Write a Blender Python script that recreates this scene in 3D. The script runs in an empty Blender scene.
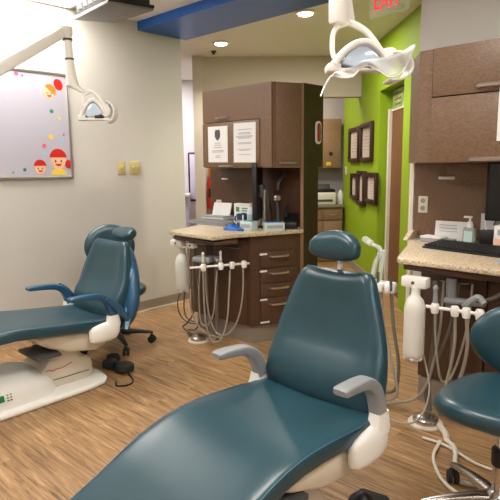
import bpy, bmesh, math, random
from mathutils import Vector, Matrix, Euler
random.seed(7)
C = bpy.context.scene.collection
S = math.sqrt(.5)
PI = math.pi
V = Vector

# ---------------------------------------------------------------- materials
def lin(c):
    c = c / 255
    return c / 12.92 if c <= .04045 else ((c + .055) / 1.055) ** 2.4
def rgb(c): return (lin(c[0]), lin(c[1]), lin(c[2]), 1)
def new_mat(name):
    m = bpy.data.materials.new(name); m.use_nodes = True
    nt = m.node_tree
    return m, nt, nt.nodes['Principled BSDF']
def setin(b, key, val):
    if key in b.inputs: b.inputs[key].default_value = val
def mat(name, c, rough=.5, metal=0, spec=.5, var=0, scale=8, stretch=(1, 1, 1), bump=0, coat=0, trans=0, emit=0, bscale=None):
    m, nt, b = new_mat(name)
    setin(b, 'Base Color', rgb(c)); setin(b, 'Roughness', rough); setin(b, 'Metallic', metal)
    setin(b, 'Specular IOR Level', spec); setin(b, 'Coat Weight', coat); setin(b, 'Transmission Weight', trans)
    if emit:
        setin(b, 'Emission Color', rgb(c)); setin(b, 'Emission Strength', emit)
    if var or bump:
        tc = nt.nodes.new('ShaderNodeTexCoord'); mp = nt.nodes.new('ShaderNodeMapping')
        mp.inputs['Scale'].default_value = stretch
        nt.links.new(tc.outputs['Object'], mp.inputs['Vector'])
        n = nt.nodes.new('ShaderNodeTexNoise'); n.inputs['Scale'].default_value = scale; n.inputs['Detail'].default_value = 5
        nt.links.new(mp.outputs['Vector'], n.inputs['Vector'])
        if var:
            r = nt.nodes.new('ShaderNodeValToRGB')
            r.color_ramp.elements[0].position = .3; r.color_ramp.elements[1].position = .7
            lo = [max(0, x * (1 - var)) for x in c]; hi = [min(255, x * (1 + var)) for x in c]
            r.color_ramp.elements[0].color = rgb(lo); r.color_ramp.elements[1].color = rgb(hi)
            nt.links.new(n.outputs['Fac'], r.inputs['Fac']); nt.links.new(r.outputs['Color'], b.inputs['Base Color'])
        if bump:
            n2 = n
            if bscale:
                n2 = nt.nodes.new('ShaderNodeTexNoise'); n2.inputs['Scale'].default_value = bscale
                nt.links.new(tc.outputs['Object'], n2.inputs['Vector'])
            bp = nt.nodes.new('ShaderNodeBump'); bp.inputs['Strength'].default_value = bump; bp.inputs['Distance'].default_value = .004
            nt.links.new(n2.outputs['Fac'], bp.inputs['Height']); nt.links.new(bp.outputs['Normal'], b.inputs['Normal'])
    return m

M = {}
M['wall'] = mat('wall_paint', (204, 200, 192), .8, var=.012, scale=3)
M['wall2'] = mat('far_wall_paint', (202, 192, 178), .8)
M['white_wall'] = mat('white_wall_paint', (214, 210, 214), .8)
M['green'] = mat('green_paint', (138, 168, 12), .65)
M['blue'] = mat('blue_paint', (10, 88, 178), .42)
M['ceil'] = mat('ceiling_paint', (232, 230, 226), .9)
M['base'] = mat('baseboard_vinyl', (150, 137, 124), .5)
M['caulk'] = mat('pale_strip', (214, 205, 190), .6)
M['trimw'] = mat('white_trim', (222, 214, 200), .5)
M['wood'] = mat('brown_laminate', (112, 86, 65), .42, var=.2, scale=64, stretch=(1, 1, 5), bump=.05)
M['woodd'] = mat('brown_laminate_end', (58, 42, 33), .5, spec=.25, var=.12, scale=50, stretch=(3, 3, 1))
M['woodv'] = mat('brown_laminate_dark', (84, 59, 43), .4, var=.15, scale=60, stretch=(3, 3, 1), bump=.05)
M['gap'] = mat('dark_gap', (24, 18, 15), .8)
M['edgeband'] = mat('edge_band', (140, 108, 82), .45)
M['copywood'] = mat('tan_laminate', (152, 122, 96), .5, var=.05, scale=20, stretch=(4, 4, 1))
M['doorwood'] = mat('door_veneer', (112, 72, 46), .45, var=.12, scale=10, stretch=(8, 8, 1))
M['toe'] = mat('toe_kick_metal', (150, 140, 128), .45, .25)
M['steel'] = mat('brushed_steel', (205, 200, 195), .28, .9)
M['chrome'] = mat('chrome', (215, 215, 215), .12, 1)
M['castalu'] = mat('polished_aluminium', (185, 180, 175), .25, .95)
M['vinyl'] = mat('teal_vinyl', (36, 70, 81), .3, spec=.6, var=.05, scale=5, bump=.06, bscale=220)
M['vinyl_blue'] = mat('blue_vinyl', (40, 84, 116), .32, spec=.6, var=.06, scale=6, bump=.05, bscale=60)
M['lining'] = mat('pale_blue_lining', (120, 160, 190), .35, var=.2, scale=14, bump=.6)
M['stitch'] = mat('seam_thread', (62, 100, 124), .5)
M['plast'] = mat('white_plastic', (238, 236, 230), .35)
M['plast2'] = mat('cream_plastic', (214, 204, 186), .45)
M['grey'] = mat('grey_plastic', (142, 144, 146), .42)
M['dgrey'] = mat('dark_grey_plastic', (78, 78, 78), .45)
M['black'] = mat('black_plastic', (20, 20, 22), .4)
M['rubber'] = mat('black_rubber', (28, 28, 30), .65)
M['hose'] = mat('grey_hose', (158, 150, 136), .5)
M['hosed'] = mat('dark_hose', (112, 104, 94), .5)
M['hosew'] = mat('white_hose', (222, 214, 200), .4)
M['bottle'] = mat('translucent_bottle', (238, 236, 226), .35, trans=.15)
M['paper'] = mat('paper', (226, 225, 224), .8)
M['print'] = mat('grey_print', (160, 160, 164), .8)
M['printd'] = mat('dark_print', (78, 80, 88), .8)
M['almond'] = mat('almond_plate', (196, 182, 122), .45)
M['outlet'] = mat('outlet_ivory', (214, 206, 186), .45)
M['red'] = mat('red_plastic', (204, 36, 30), .4)
M['orange'] = mat('orange_plastic', (232, 126, 40), .4)
M['yellow'] = mat('yellow_print', (240, 208, 60), .6)
M['skin'] = mat('peach_print', (240, 190, 150), .6)
M['pink'] = mat('pink_print', (226, 90, 130), .6)
M['cgreen'] = mat('green_print', (50, 140, 90), .6)
M['cblue'] = mat('pale_blue_print', (160, 190, 215), .6)
M['board'] = mat('whiteboard_surface', (184, 180, 192), .3)
M['bluep'] = mat('blue_plastic', (26, 96, 180), .35)
M['navy'] = mat('navy_ceramic', (44, 62, 92), .3)
M['tealbox'] = mat('pale_teal_card', (190, 212, 210), .6)
M['peach'] = mat('peach_card', (232, 190, 160), .6)
M['gel'] = mat('clear_gel', (200, 210, 190), .15, trans=.55)
M['darkframe'] = mat('dark_picture_frame', (52, 30, 24), .4)
M['matte'] = mat('certificate_paper', (206, 190, 172), .7)
M['lens'] = mat('lamp_lens', (205, 226, 248), .06, coat=1)
M['screen'] = mat('screen_off', (12, 12, 14), .15)
M['lit'] = mat('lit_diffuser', (255, 251, 245), .5, emit=16)
M['lit_strong'] = mat('lit_diffuser_strong', (255, 251, 245), .5, emit=17)
M['downlit'] = mat('lit_downlight', (255, 240, 215), .5, emit=30)
M['exitred'] = mat('exit_red', (235, 40, 62), .4, emit=.9)
M['ledgreen'] = mat('green_display', (20, 120, 60), .4)
M['silver'] = mat('projector_silver', (120, 118, 116), .45)
M['projw'] = mat('projector_grille', (34, 34, 36), .6)
M['lav'] = mat('pale_lavender', (196, 190, 214), .6)
M['signg'] = mat('green_grey_sign', (148, 168, 110), .4, var=.3, scale=9)

def clear_mat(name, c, alpha):
    m, nt, b = new_mat(name)
    setin(b, 'Base Color', rgb(c)); setin(b, 'Roughness', .15); setin(b, 'Alpha', alpha)
    return m
M['film'] = clear_mat('clear_film', (235, 238, 238), .42)
M['acrylic'] = clear_mat('clear_acrylic', (205, 215, 205), .16)

def granite():
    m, nt, b = new_mat('granite')
    tc = nt.nodes.new('ShaderNodeTexCoord')
    n = nt.nodes.new('ShaderNodeTexNoise'); n.inputs['Scale'].default_value = 95; n.inputs['Detail'].default_value = 3
    n2 = nt.nodes.new('ShaderNodeTexVoronoi'); n2.inputs['Scale'].default_value = 130
    r = nt.nodes.new('ShaderNodeValToRGB'); e = r.color_ramp.elements
    e[0].position = .3; e[0].color = rgb((150, 122, 94)); e[1].position = .68; e[1].color = rgb((232, 218, 192))
    k = e.new(.46); k.color = rgb((212, 190, 158))
    mx = nt.nodes.new('ShaderNodeMix'); mx.data_type = 'RGBA'; mx.blend_type = 'MULTIPLY'; mx.inputs['Factor'].default_value = .22
    nt.links.new(tc.outputs['Object'], n.inputs['Vector']); nt.links.new(tc.outputs['Object'], n2.inputs['Vector'])
    nt.links.new(n.outputs['Fac'], r.inputs['Fac'])
    nt.links.new(r.outputs['Color'], mx.inputs['A']); nt.links.new(n2.outputs['Distance'], mx.inputs['B'])
    nt.links.new(mx.outputs['Result'], b.inputs['Base Color'])
    setin(b, 'Roughness', .3)
    return m
M['granite'] = granite()

def floor_mat():
    m, nt, b = new_mat('wood_plank_floor')
    N = nt.nodes.new; L = nt.links.new
    tc = N('ShaderNodeTexCoord')
    br = N('ShaderNodeTexBrick'); br.offset = .37; br.offset_frequency = 2
    br.inputs['Scale'].default_value = 1; br.inputs['Brick Width'].default_value = 1.22; br.inputs['Row Height'].default_value = .152
    br.inputs['Mortar Size'].default_value = .0012; br.inputs['Mortar Smooth'].default_value = .4
    br.inputs['Color1'].default_value = (.25, .25, .25, 1); br.inputs['Color2'].default_value = (.85, .85, .85, 1)
    br.inputs['Mortar'].default_value = (0, 0, 0, 1)
    L(tc.outputs['Object'], br.inputs['Vector'])
    mp = N('ShaderNodeMapping'); mp.inputs['Scale'].default_value = (1.6, 24, 1); L(tc.outputs['Object'], mp.inputs['Vector'])
    add = N('ShaderNodeVectorMath'); add.operation = 'ADD'
    sc = N('ShaderNodeVectorMath'); sc.operation = 'SCALE'; sc.inputs['Scale'].default_value = 13
    L(br.outputs['Color'], sc.inputs[0]); L(mp.outputs['Vector'], add.inputs[0]); L(sc.outputs['Vector'], add.inputs[1])
    n = N('ShaderNodeTexNoise'); n.inputs['Scale'].default_value = 2.4; n.inputs['Detail'].default_value = 8; n.inputs['Roughness'].default_value = .68
    n.inputs['Distortion'].default_value = .6
    L(add.outputs['Vector'], n.inputs['Vector'])
    r = N('ShaderNodeValToRGB'); e = r.color_ramp.elements
    e[0].position = .33; e[0].color = rgb((104, 78, 54)); e[1].position = .72; e[1].color = rgb((206, 174, 136))
    k = e.new(.47); k.color = rgb((154, 119, 82)); k = e.new(.58); k.color = rgb((176, 139, 98))
    L(n.outputs['Fac'], r.inputs['Fac'])
    mr = N('ShaderNodeMapRange'); mr.inputs['From Min'].default_value = 0; mr.inputs['From Max'].default_value = 1
    mr.inputs['To Min'].default_value = .8; mr.inputs['To Max'].default_value = 1.12
    L(br.outputs['Color'], mr.inputs['Value'])
    mx = N('ShaderNodeMix'); mx.data_type = 'RGBA'; mx.blend_type = 'MULTIPLY'; mx.inputs['Factor'].default_value = 1
    L(r.outputs['Color'], mx.inputs['A']); L(mr.outputs['Result'], mx.inputs['B'])
    L(mx.outputs['Result'], b.inputs['Base Color'])
    bp = N('ShaderNodeBump'); bp.inputs['Strength'].default_value = .12; bp.inputs['Distance'].default_value = .002
    L(n.outputs['Fac'], bp.inputs['Height']); L(bp.outputs['Normal'], b.inputs['Normal'])
    setin(b, 'Roughness', .42); setin(b, 'Specular IOR Level', .35)
    return m
M['floor'] = floor_mat()

# ---------------------------------------------------------------- mesh helpers
def cat_rom(pts, k=6):
    pts = [V(p) for p in pts]
    if len(pts) < 3: return pts
    out = []
    P = [pts[0] * 2 - pts[1]] + pts + [pts[-1] * 2 - pts[-2]]
    for i in range(1, len(P) - 2):
        a, b, c, d = P[i - 1:i + 3]
        for j in range(k):
            t = j / k
            out.append(.5 * ((2 * b) + (c - a) * t + (2 * a - 5 * b + 4 * c - d) * t * t + (3 * b - a - 3 * c + d) * t ** 3))
    out.append(pts[-1])
    return out

class MB:
    def __init__(s): s.bm = bmesh.new()
    def _new(s, fn):
        t = bmesh.new(); fn(t)
        me = bpy.data.meshes.new('t'); t.to_mesh(me); t.free()
        s.bm.from_mesh(me); bpy.data.meshes.remove(me)
        return s
    def box(s, c, size, rz=0, bevel=0, rot=None, seg=2):
        def fn(t):
            bmesh.ops.create_cube(t, size=1)
            bmesh.ops.scale(t, vec=V(size), verts=t.verts)
            if bevel: bmesh.ops.bevel(t, geom=t.edges[:], offset=bevel, segments=seg, affect='EDGES', profile=.5)
            R = (rot if rot else Euler((0, 0, rz))).to_matrix().to_4x4()
            bmesh.ops.transform(t, matrix=Matrix.Translation(V(c)) @ R, verts=t.verts)
        return s._new(fn)
    def prism(s, poly, z0, z1, bevel=0, axis='z', seg=2):
        """polygon (u,v) extruded along an axis: z -> (u,v,z), x -> (z,u,v), y -> (u,z,v)"""
        def mp(u, v, z): return {'z': (u, v, z), 'x': (z, u, v), 'y': (u, z, v)}[axis]
        def fn(t):
            a = [t.verts.new(mp(u, v, z0)) for u, v in poly]; b = [t.verts.new(mp(u, v, z1)) for u, v in poly]
            n = len(poly)
            t.faces.new(a); t.faces.new(b[::-1])
            for i in range(n): t.faces.new((a[i], b[i], b[(i + 1) % n], a[(i + 1) % n]))
            bmesh.ops.recalc_face_normals(t, faces=t.faces)
            if bevel: bmesh.ops.bevel(t, geom=t.edges[:], offset=bevel, segments=seg, affect='EDGES', profile=.5)
        return s._new(fn)
    def tube(s, pts, r, n=8, smooth=True, k=6):
        pts = cat_rom(pts, k) if smooth else [V(p) for p in pts]
        m = len(pts)
        rr = r if callable(r) else (lambda u: r)
        def fn(t):
            rings = []; nrm = None
            for i, p in enumerate(pts):
                d = (pts[min(i + 1, m - 1)] - pts[max(i - 1, 0)])
                if d.length < 1e-9: d = V((0, 0, 1))
                d.normalize()
                if nrm is None:
                    nrm = d.orthogonal().normalized()
                else:
                    nrm = nrm - d * nrm.dot(d)
                    nrm = nrm.normalized() if nrm.length > 1e-6 else d.orthogonal().normalized()
                bn = d.cross(nrm); q = rr(i / max(1, m - 1))
                rings.append([t.verts.new(p + (nrm * math.cos(2 * PI * j / n) + bn * math.sin(2 * PI * j / n)) * q) for j in range(n)])
            for a, b in zip(rings, rings[1:]):
                for j in range(n): t.faces.new((a[j], a[(j + 1) % n], b[(j + 1) % n], b[j]))
            t.faces.new(rings[0][::-1]); t.faces.new(rings[-1])
        return s._new(fn)
    def cyl(s, a, b, r0, r1=None, n=24):
        r1 = r0 if r1 is None else r1
        return s.tube([a, b], lambda u: r0 + (r1 - r0) * u, n, smooth=False)
    def lathe(s, prof, c=(0, 0, 0), n=28, axis=None):
        """profile (r,z) spun round z at c, or round a given axis direction"""
        R = V((0, 0, 1)).rotation_difference(V(axis).normalized()).to_matrix() if axis else Matrix.Identity(3)
        def fn(t):
            rings = []
            for r, z in prof:
                r = max(r, 1e-4)
                rings.append([t.verts.new(V(c) + R @ V((r * math.cos(2 * PI * j / n), r * math.sin(2 * PI * j / n), z))) for j in range(n)])
            for a, b in zip(rings, rings[1:]):
                for j in range(n): t.faces.new((a[j], a[(j + 1) % n], b[(j + 1) % n], b[j]))
            t.faces.new(rings[0][::-1]); t.faces.new(rings[-1])
            bmesh.ops.recalc_face_normals(t, faces=t.faces)
        return s._new(fn)
    def loft(s, rings, closed=True):
        def fn(t):
            rs = [[t.verts.new(V(p)) for p in r] for r in rings]; n = len(rs[0])
            for a, b in zip(rs, rs[1:]):
                for j in range(n if closed else n - 1): t.faces.new((a[j], a[(j + 1) % n], b[(j + 1) % n], b[j]))
            if closed: t.faces.new(rs[0][::-1]); t.faces.new(rs[-1])
            bmesh.ops.recalc_face_normals(t, faces=t.faces)
        return s._new(fn)
    def ball(s, c, r, sc=(1, 1, 1), rot=None):
        def fn(t):
            bmesh.ops.create_uvsphere(t, u_segments=20, v_segments=12, radius=r)
            R = rot.to_matrix().to_4x4() if rot else Matrix.Identity(4)
            bmesh.ops.transform(t, matrix=Matrix.Translation(V(c)) @ R @ Matrix.Diagonal((*sc, 1)), verts=t.verts)
        return s._new(fn)
    def xf(s, mtx):
        bmesh.ops.transform(s.bm, matrix=mtx, verts=s.bm.verts); return s
    def build(s, name, m, parent=None, world=False, angle=38, solid=0, sub=0):
        me = bpy.data.meshes.new(name)
        if world and parent is not None:
            r = parent
            while r.parent: r = r.parent
            mw = Matrix.Translation(r.location) @ r.rotation_euler.to_matrix().to_4x4()
            s.xf(mw.inverted())
        s.bm.to_mesh(me); s.bm.free()
        me.polygons.foreach_set('use_smooth', [True] * len(me.polygons))
        me.set_sharp_from_angle(angle=math.radians(angle))
        me.materials.append(M[m])
        o = bpy.data.objects.new(name, me); C.objects.link(o)
        if parent: o.parent = parent
        if solid:
            q = o.modifiers.new('thick', 'SOLIDIFY'); q.thickness = solid; q.offset = 0
        if sub:
            q = o.modifiers.new('sub', 'SUBSURF'); q.levels = sub; q.render_levels = sub
        return o

def sring(c, u, v, hw, ht, e=4, n=36, fn=None):
    """super-ellipse ring round c in the plane of u and v"""
    out = []
    for j in range(n):
        a = 2 * PI * j / n; ca, sa = math.cos(a), math.sin(a)
        x = math.copysign(abs(ca) ** (2 / e), ca); y = math.copysign(abs(sa) ** (2 / e), sa)
        p = V(c) + V(u) * hw * x + V(v) * ht * y
        if fn: p = fn(p, x, y)
        out.append(p)
    return out

def tag(o, label=None, cat=None, group=None, kind=None):
    if label: o['label'] = label
    if cat: o['category'] = cat
    if group: o['group'] = group
    if kind: o['kind'] = kind
    return o
def thing(name, label, cat, loc=(0, 0, 0), rz=0, group=None):
    o = bpy.data.objects.new(name, None); o.empty_display_size = .1; C.objects.link(o)
    o.location = loc; o.rotation_euler = (0, 0, rz)
    return tag(o, label, cat, group)
def struct(name, mb, m, parent=None, **k):
    o = mb.build(name, m, parent, **k)
    if parent is None: o['kind'] = 'structure'
    return o
def dup(root, loc, rz, label=None):
    r = root.copy(); C.objects.link(r); r.location = loc; r.rotation_euler = (0, 0, rz)
    if label: r['label'] = label
    def rec(a, b):
        for ch in [x for x in bpy.data.objects if x.parent == a]:
            c = ch.copy(); C.objects.link(c); c.parent = b; rec(ch, c)
    rec(root, r)
    return r
def DG(f, r, z=0): return V((-S * f + S * r, S * f + S * r, z))   # corridor axes, 45 degrees to the bays
D45 = PI / 4
def dprism(frs, z0, z1, mb=None):
    mb = mb or MB(); return mb.prism([tuple(DG(f, r)[:2]) for f, r in frs], z0, z1)

# ---------------------------------------------------------------- the room
H = 2.63
XL = -4.16
RG = 1.52
struct('floor', MB().box((-2.2, 2.6, -.05), (10.4, 10.4, .1)), 'floor')
struct('ceiling', MB().box((-2.2, 2.6, H + .05), (10.4, 10.4, .1)), 'ceil')
struct('wall_left', MB().box((XL - .06, .7, H / 2), (.12, 5.48, H)), 'wall')
struct('wall_front', MB().box((-.9, -2.06, H / 2), (6.6, .12, H)), 'wall')
struct('wall_right', MB().box((2.36, .64, H / 2), (.12, 5.5, H)), 'wall')
struct('wall_back', MB().box((.35, 3.41, H / 2), (4.04, .12, H)), 'wall')
# wall ends
bl = MB().box((XL + .006, .7, .05), (.012, 5.48, .1)); bb = struct('baseboard_left', bl, 'base')
struct('quarter_round', MB().box((XL + .016, .7, .007), (.014, 5.48, .014)), 'caulk', bb)
# diagonal rear wall with a lowered header over the copy-room opening
struct('wall_rear', dprism([(6.6, -.48), (6.6, .78), (6.75, .78), (6.75, -.48)], 0, H), 'wall2')
struct('trim_1', dprism([(6.52, -.49), (6.52, -.365), (6.6, -.365), (6.6, -.49)], 0, H), 'wall2')
struct('trim_2', dprism([(6.6, .78), (6.6, RG), (6.75, RG), (6.75, .78)], 2.16, H), 'wall2')
struct('wall_hall', dprism([(8.3, -3.4), (8.3, -.2), (8.42, -.2), (8.42, -3.4)], 0, H), 'white_wall')
struct('wall_partition', dprism([(6.75, .0), (8.3, .0), (8.3, -.1), (6.75, -.1)], 0, H), 'wall2')
# copy room
struct('wall_copy_room', dprism([(8.0, .0), (8.0, 3.0), (8.12, 3.0), (8.12, .0)], 0, H), 'white_wall')
# green corridor wall, niche and door
NF, FF = 4.93, 5.76      # niche near and far edge
ND = .13
struct('wall_green', dprism([(FF, RG), (7.62, RG), (7.62, RG + .42), (FF, RG + .42)], 0, H), 'green')
struct('wall_green_near', dprism([(3.45, RG), (NF, RG), (NF, RG + .42), (3.45, RG + .42)], 0, H), 'green')
struct('wall_green_header', dprism([(NF, RG), (FF, RG), (FF, RG + .42), (NF, RG + .42)], 2.11, H), 'green')
struct('wall_green_niche', dprism([(NF, RG + ND + .02), (FF, RG + ND + .02), (FF, RG + .42), (NF, RG + .42)], 0, 2.11), 'green')
struct('baseboard_green', dprism([(FF, RG - .012), (7.62, RG - .012), (7.62, RG), (FF, RG)], 0, .1), 'base')
dr = MB(); dprism([(FF - .1, RG + ND - .02), (NF - .0, RG + ND - .02), (NF, RG + ND + .02), (FF - .1, RG + ND + .02)], 0, 1.9, dr)
door = struct('door_1', dr, 'doorwood')
df = MB(); dprism([(FF - .045, RG + ND - .05), (FF - .1, RG + ND - .05), (FF - .1, RG + ND + .02), (FF - .045, RG + ND + .02)], 0, 1.92, df)
struct('door_frame', df, 'trimw', door)
# blue soffit beam
struct('trim_3', MB().box((-.9, 3.23, 2.6 - .0025), (6.52, .55, .085)), 'blue')
# wall end trim beside the station
struct('trim_4', MB().box((-1.687, 3.345, .69), (.034, .03, 1.38), bevel=.004), 'trimw')

# ---------------------------------------------------------------- ceiling lights
def troffer(x, y, label):
    t = thing('ceiling_light', label, 'ceiling light', (x, y, H), 0, 'ceiling light panels')
    MB().box((0, 0, -.006), (.6, 1.2, .012)).build('diffuser', 'lit', t)
    f = MB()
    for sx in (-1, 1): f.box((sx * .31, 0, -.01), (.025, 1.25, .02))
    for sy in (-1, 1): f.box((0, sy * .612, -.01), (.6, .025, .02))
    f.build('frame', 'trimw', t)
    return t
t1 = troffer(-3.83, 1.68, 'white ceiling light panel close to the whiteboard wall')
t1d = [o for o in bpy.data.objects if o.parent == t1 and o.name.startswith('diffuser')][0]
for x, y, l in [(-1.35, 1.4, 'ceiling light panel above the front dental chair'), (.9, 1.5, 'ceiling light panel beside the far side wall'),
                (-2.55, -.5, 'unseen ceiling light panel placed for the sheen on the front dental chair'), (.9, -.9, 'ceiling light panel in the room corner')]:  # first panel here is out of view, placed to lay a sheen on the backrest
    o = dup(t1, (x, y, H), 0, l)
t1d.data = t1d.data.copy(); t1d.data.materials[0] = M['lit_strong']
def downlight(x, y, label, power):
    t = thing('recessed_downlight', label, 'ceiling light', (x, y, H), 0, 'recessed downlights')
    MB().lathe([(.062, -.001), (.062, -.016), (.085, -.014), (.09, -.001)], n=32).build('trim_ring', 'trimw', t)
    MB().lathe([(.06, -.006), (.06, -.02), (.05, -.024), (.02, -.026)], n=32).build('bulb', 'downlit', t)
    L = bpy.data.lights.new('downlight_lamp', 'SPOT'); L.energy = power; L.spot_size = 2.4; L.spot_blend = .6; L.shadow_soft_size = .06
    L.color = (1, .93, .82)
    lo = bpy.data.objects.new('downlight_lamp', L); C.objects.link(lo); lo.parent = t; lo.location = (0, 0, -.06)
downlight(-4.24, 4.05, 'round recessed downlight left of the lamp arch, under the blue beam end', 55)
downlight(-2.94, 3.8, 'round recessed downlight next to the big lamp above the front chair', 55)
bpy.data.objects['recessed_downlight']['label'] = 'round recessed downlight with a small black sensor behind it'
bpy.data.objects['recessed_downlight.001']['label'] = 'round recessed downlight beside the blue beam, close to the front lamp'
tag(MB().lathe([(.03, 0), (.03, -.012), (.016, -.02), (.016, -.035), (.005, -.04)], (-4.6, 4.28, H)).build('ceiling_sensor', 'black'),
    'small black sensor on the ceiling behind a downlight', 'sensor')
def area(loc, size, power, col):
    L = bpy.data.lights.new('lamp', 'AREA'); L.energy = power; L.size = size; L.color = col
    o = bpy.data.objects.new('unseen_lamp', L); C.objects.link(o); o.location = loc; return o
area(DG(7.15, .5, H - .02), .4, 18, (1, .9, .8))       # copy room ceiling lamp
area(DG(7.4, -1.2, H - .02), .5, 45, (1, .96, .95))      # hall ceiling lamp
area(DG(5.3, .85, H - .02), .4, 22, (1, .94, .86))         # unseen light added to brighten the green niche and corridor

# ---------------------------------------------------------------- dental chairs
TF = [(.12, .225), (.3, .285), (.5, .315), (.69, .375), (.79, .412), (.9, .462), (1.0, .502), (1.15, .526), (1.3, .518), (1.47, .503), (1.6, .49)]
TL = [(.12, .36), (.3, .42), (.5, .48), (.69, .53), (.79, .55), (.9, .562), (1.0, .557), (1.15, .536), (1.3, .519), (1.47, .503), (1.6, .49)]
def seat_curve(T, y):
    for (a, za), (b, zb) in zip(T, T[1:]):
        if y <= b: return za + (zb - za) * max(0, (y - a)) / (b - a)
    return T[-1][1]
def dental_chair(label, loc, dz, armmat, recline, head, cover, T, topw=1, tip=0):
    """local: origin on the floor, +y to the head; seat crook near y = .35"""
    t = thing('dental_chair', label, 'dental chair', loc, 0, 'dental chairs')
    Y0 = 1.2
    def seat_z(y): return sum(seat_curve(T, y + d) for d in (-.06, -.03, 0, .03, .06)) / 5
    # seat and leg rest, one long cushion
    b = MB(); rings = []
    ys = [.12, .125, .14, .17, .25, .35, .45, .55, .65, .75, .85, .95, 1.05, 1.15, 1.25, 1.35, 1.42, 1.48, 1.53, 1.56, 1.575, 1.58]
    for i, y in enumerate(ys):
        dz_ = (seat_z(y + .04) - seat_z(y - .04)) / .08
        d = V((0, 1, dz_)).normalized(); up = V((0, -d.z, d.y))
        hw = .255 + .018 * min(1, max(0, (y - .2) / .7)); ht = .041
        e = {0: .35, 1: .65, 2: .88, 3: .98, len(ys) - 1: .35, len(ys) - 2: .68, len(ys) - 3: .86, len(ys) - 4: .95}.get(i, 1)
        ew = {0: .8, 1: .86, 2: .92, 3: .98, len(ys) - 1: .9, len(ys) - 2: .94, len(ys) - 3: .97, len(ys) - 4: .99}.get(i, 1)
        def dish(p, x, yy, y=y):
            if yy > 0: p = p + V((0, 0, -.012 * max(0, 1 - x * x)))
            if y > 1.3: p = p + V((0, (y - 1.3) / .28 * .05 * x * x, 0))
            return p
        rings.append(sring((0, y - Y0, seat_z(y) - .041 + dz), (1, 0, 0), up, hw * ew, ht * e, 5.5, 44, dish))
    b.loft(rings).build('seat', 'vinyl', t, angle=60)
    seat = bpy.data.objects[[o.name for o in bpy.data.objects if o.parent == t][-1]]
    sm = MB()
    for s in (-1, 1):
        sm.tube([(s * (.255 + .018 * min(1, max(0, (y - .2) / .7)) - .0035), y - Y0, seat_z(y) - .012 + dz) for y in [.25 + .1 * k for k in range(13)]], .0022, 5, k=3)
    sm.build('seam', 'stitch', seat)
    # backrest
    RX = Matrix.Translation((0, 1.565 - Y0, .45 + dz)) @ Matrix.Rotation(-recline, 4, 'X')
    prof = [(-.03, .19, .5), (-.015, .235, .8), (.02, .253, .95), (.07, .258, 1), (.14, .257, 1), (.2, .251, 1), (.26, .24, 1), (.32, .222, 1), (.38, .202, 1), (.43, .184, 1), (.47, .17, .95), (.495, .158, .8), (.51, .142, .5)]
    prof = [(h + .012, w * (1 + (topw - 1) * max(0, h) / .5), th) for h, w, th in prof]
    rings = []
    for h, w, th in prof:
        def hollow(p, x, yy, h=h):
            lower = .036 * math.exp(-((h - .11) / .09) ** 2)
            if yy < 0:
                p = p + V((0, (.017 if .04 < h < .45 else .006) * max(0, 1 - (x / .8) ** 4) * (1 - min(1, lower / .036)) - lower, 0))
            if h > .42: p = p + V((0, 0, -.012 * max(0, 1 - (x * 1.2) ** 2)))
            return p
        rings.append([RX @ q for q in sring((0, .035, h), (1, 0, 0), (0, 1, 0), w, .036 * th, 4.2, 44, hollow)])
    back = MB().loft(rings).build('backrest', 'vinyl', t, angle=60)
    pr = []
    for s in (-1, 1):
        pr = [RX @ V((s * (w - .006), .012, h)) for h, w, th in prof[2:-2]]
        MB().tube(pr, .003, 5, k=3).build('piping', 'stitch', back)
    # backrest mount
    m = MB()
    m.box((0, .1, .22), (.16, .05, .5), bevel=.02, rot=None); m.xf(RX)
    m.build('back_bracket', 'plast', t)
    # headrest on its flat post
    hy, hz, tilt = head
    HX = Matrix.Translation((0, hy - Y0, hz + dz)) @ Matrix.Rotation(-tilt, 4, 'X')
    hr = []
    for x, hh, ty in [(-.108, .012, .014), (-.104, .026, .022), (-.09, .038, .03), (-.065, .05, .036), (-.03, .057, .037), (0, .059, .036), (.03, .057, .037), (.065, .05, .036), (.09, .038, .03), (.104, .026, .022), (.108, .012, .014)]:
        hr.append([HX @ V(p) for p in sring((x, .03 - 1.6 * x * x, -.004 - 1.1 * x * x), (0, 1, 0), (0, 0, 1), ty, hh, 2.8, 28)])
    hd = MB().loft(hr).build('headrest', 'vinyl' if not cover else 'vinyl', t, angle=70)
    top = RX @ V((0, .06, .44)); he = HX @ V((0, .05, -.01))
    MB().tube([top, (top + he) / 2 + V((0, .004, 0)), he], .011, 4).build('headrest_post', 'plast', t)
    # armrests
    for s in (-1, 1):
        path = cat_rom([(s * .278, 1.31, .67), (s * .277, 1.36, .668), (s * .275, 1.43, .662), (s * .274, 1.475, .65), (s * .274, 1.515, .615), (s * .274, 1.54, .56), (s * .274, 1.552, .505)], 5)
        path = [V((p.x, p.y - Y0 - tip * max(0, (1.5 - p.y) / .19), p.z + dz - (.026 if s < 0 else .01) * min(1, max(0, (p.z - .505) / .13)))) for p in path]
        rings = []; n = len(path)
        for i, p in enumerate(path):
            d = (path[min(i + 1, n - 1)] - path[max(i - 1, 0)]).normalized()
            u = V((1, 0, 0)); v = u.cross(d).normalized(); f = i / (n - 1)
            hw = .029 - .005 * f; ht = .0135 + .015 * f
            if i == 0: hw *= .8; ht *= .6
            rings.append(sring(p, u, v, hw, ht, 5, 24))
        MB().loft(rings).build('armrest', armmat, t, angle=50)
        # white arm bracket and the big rounded hinge cover under it
        k = MB(); rr = []
        for z, y, w, l in [(.515, 1.552, .024, .036), (.49, 1.55, .026, .04), (.46, 1.545, .03, .05), (.44, 1.54, .03, .05)]:
            rr.append(sring((s * .278, y - Y0, z + dz), (1, 0, 0), (0, 1, 0), w, l, 4, 20))
        k.loft(rr); k.build('arm_bracket', 'plast', t, angle=50)
        hc = MB(); rr = []
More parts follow.
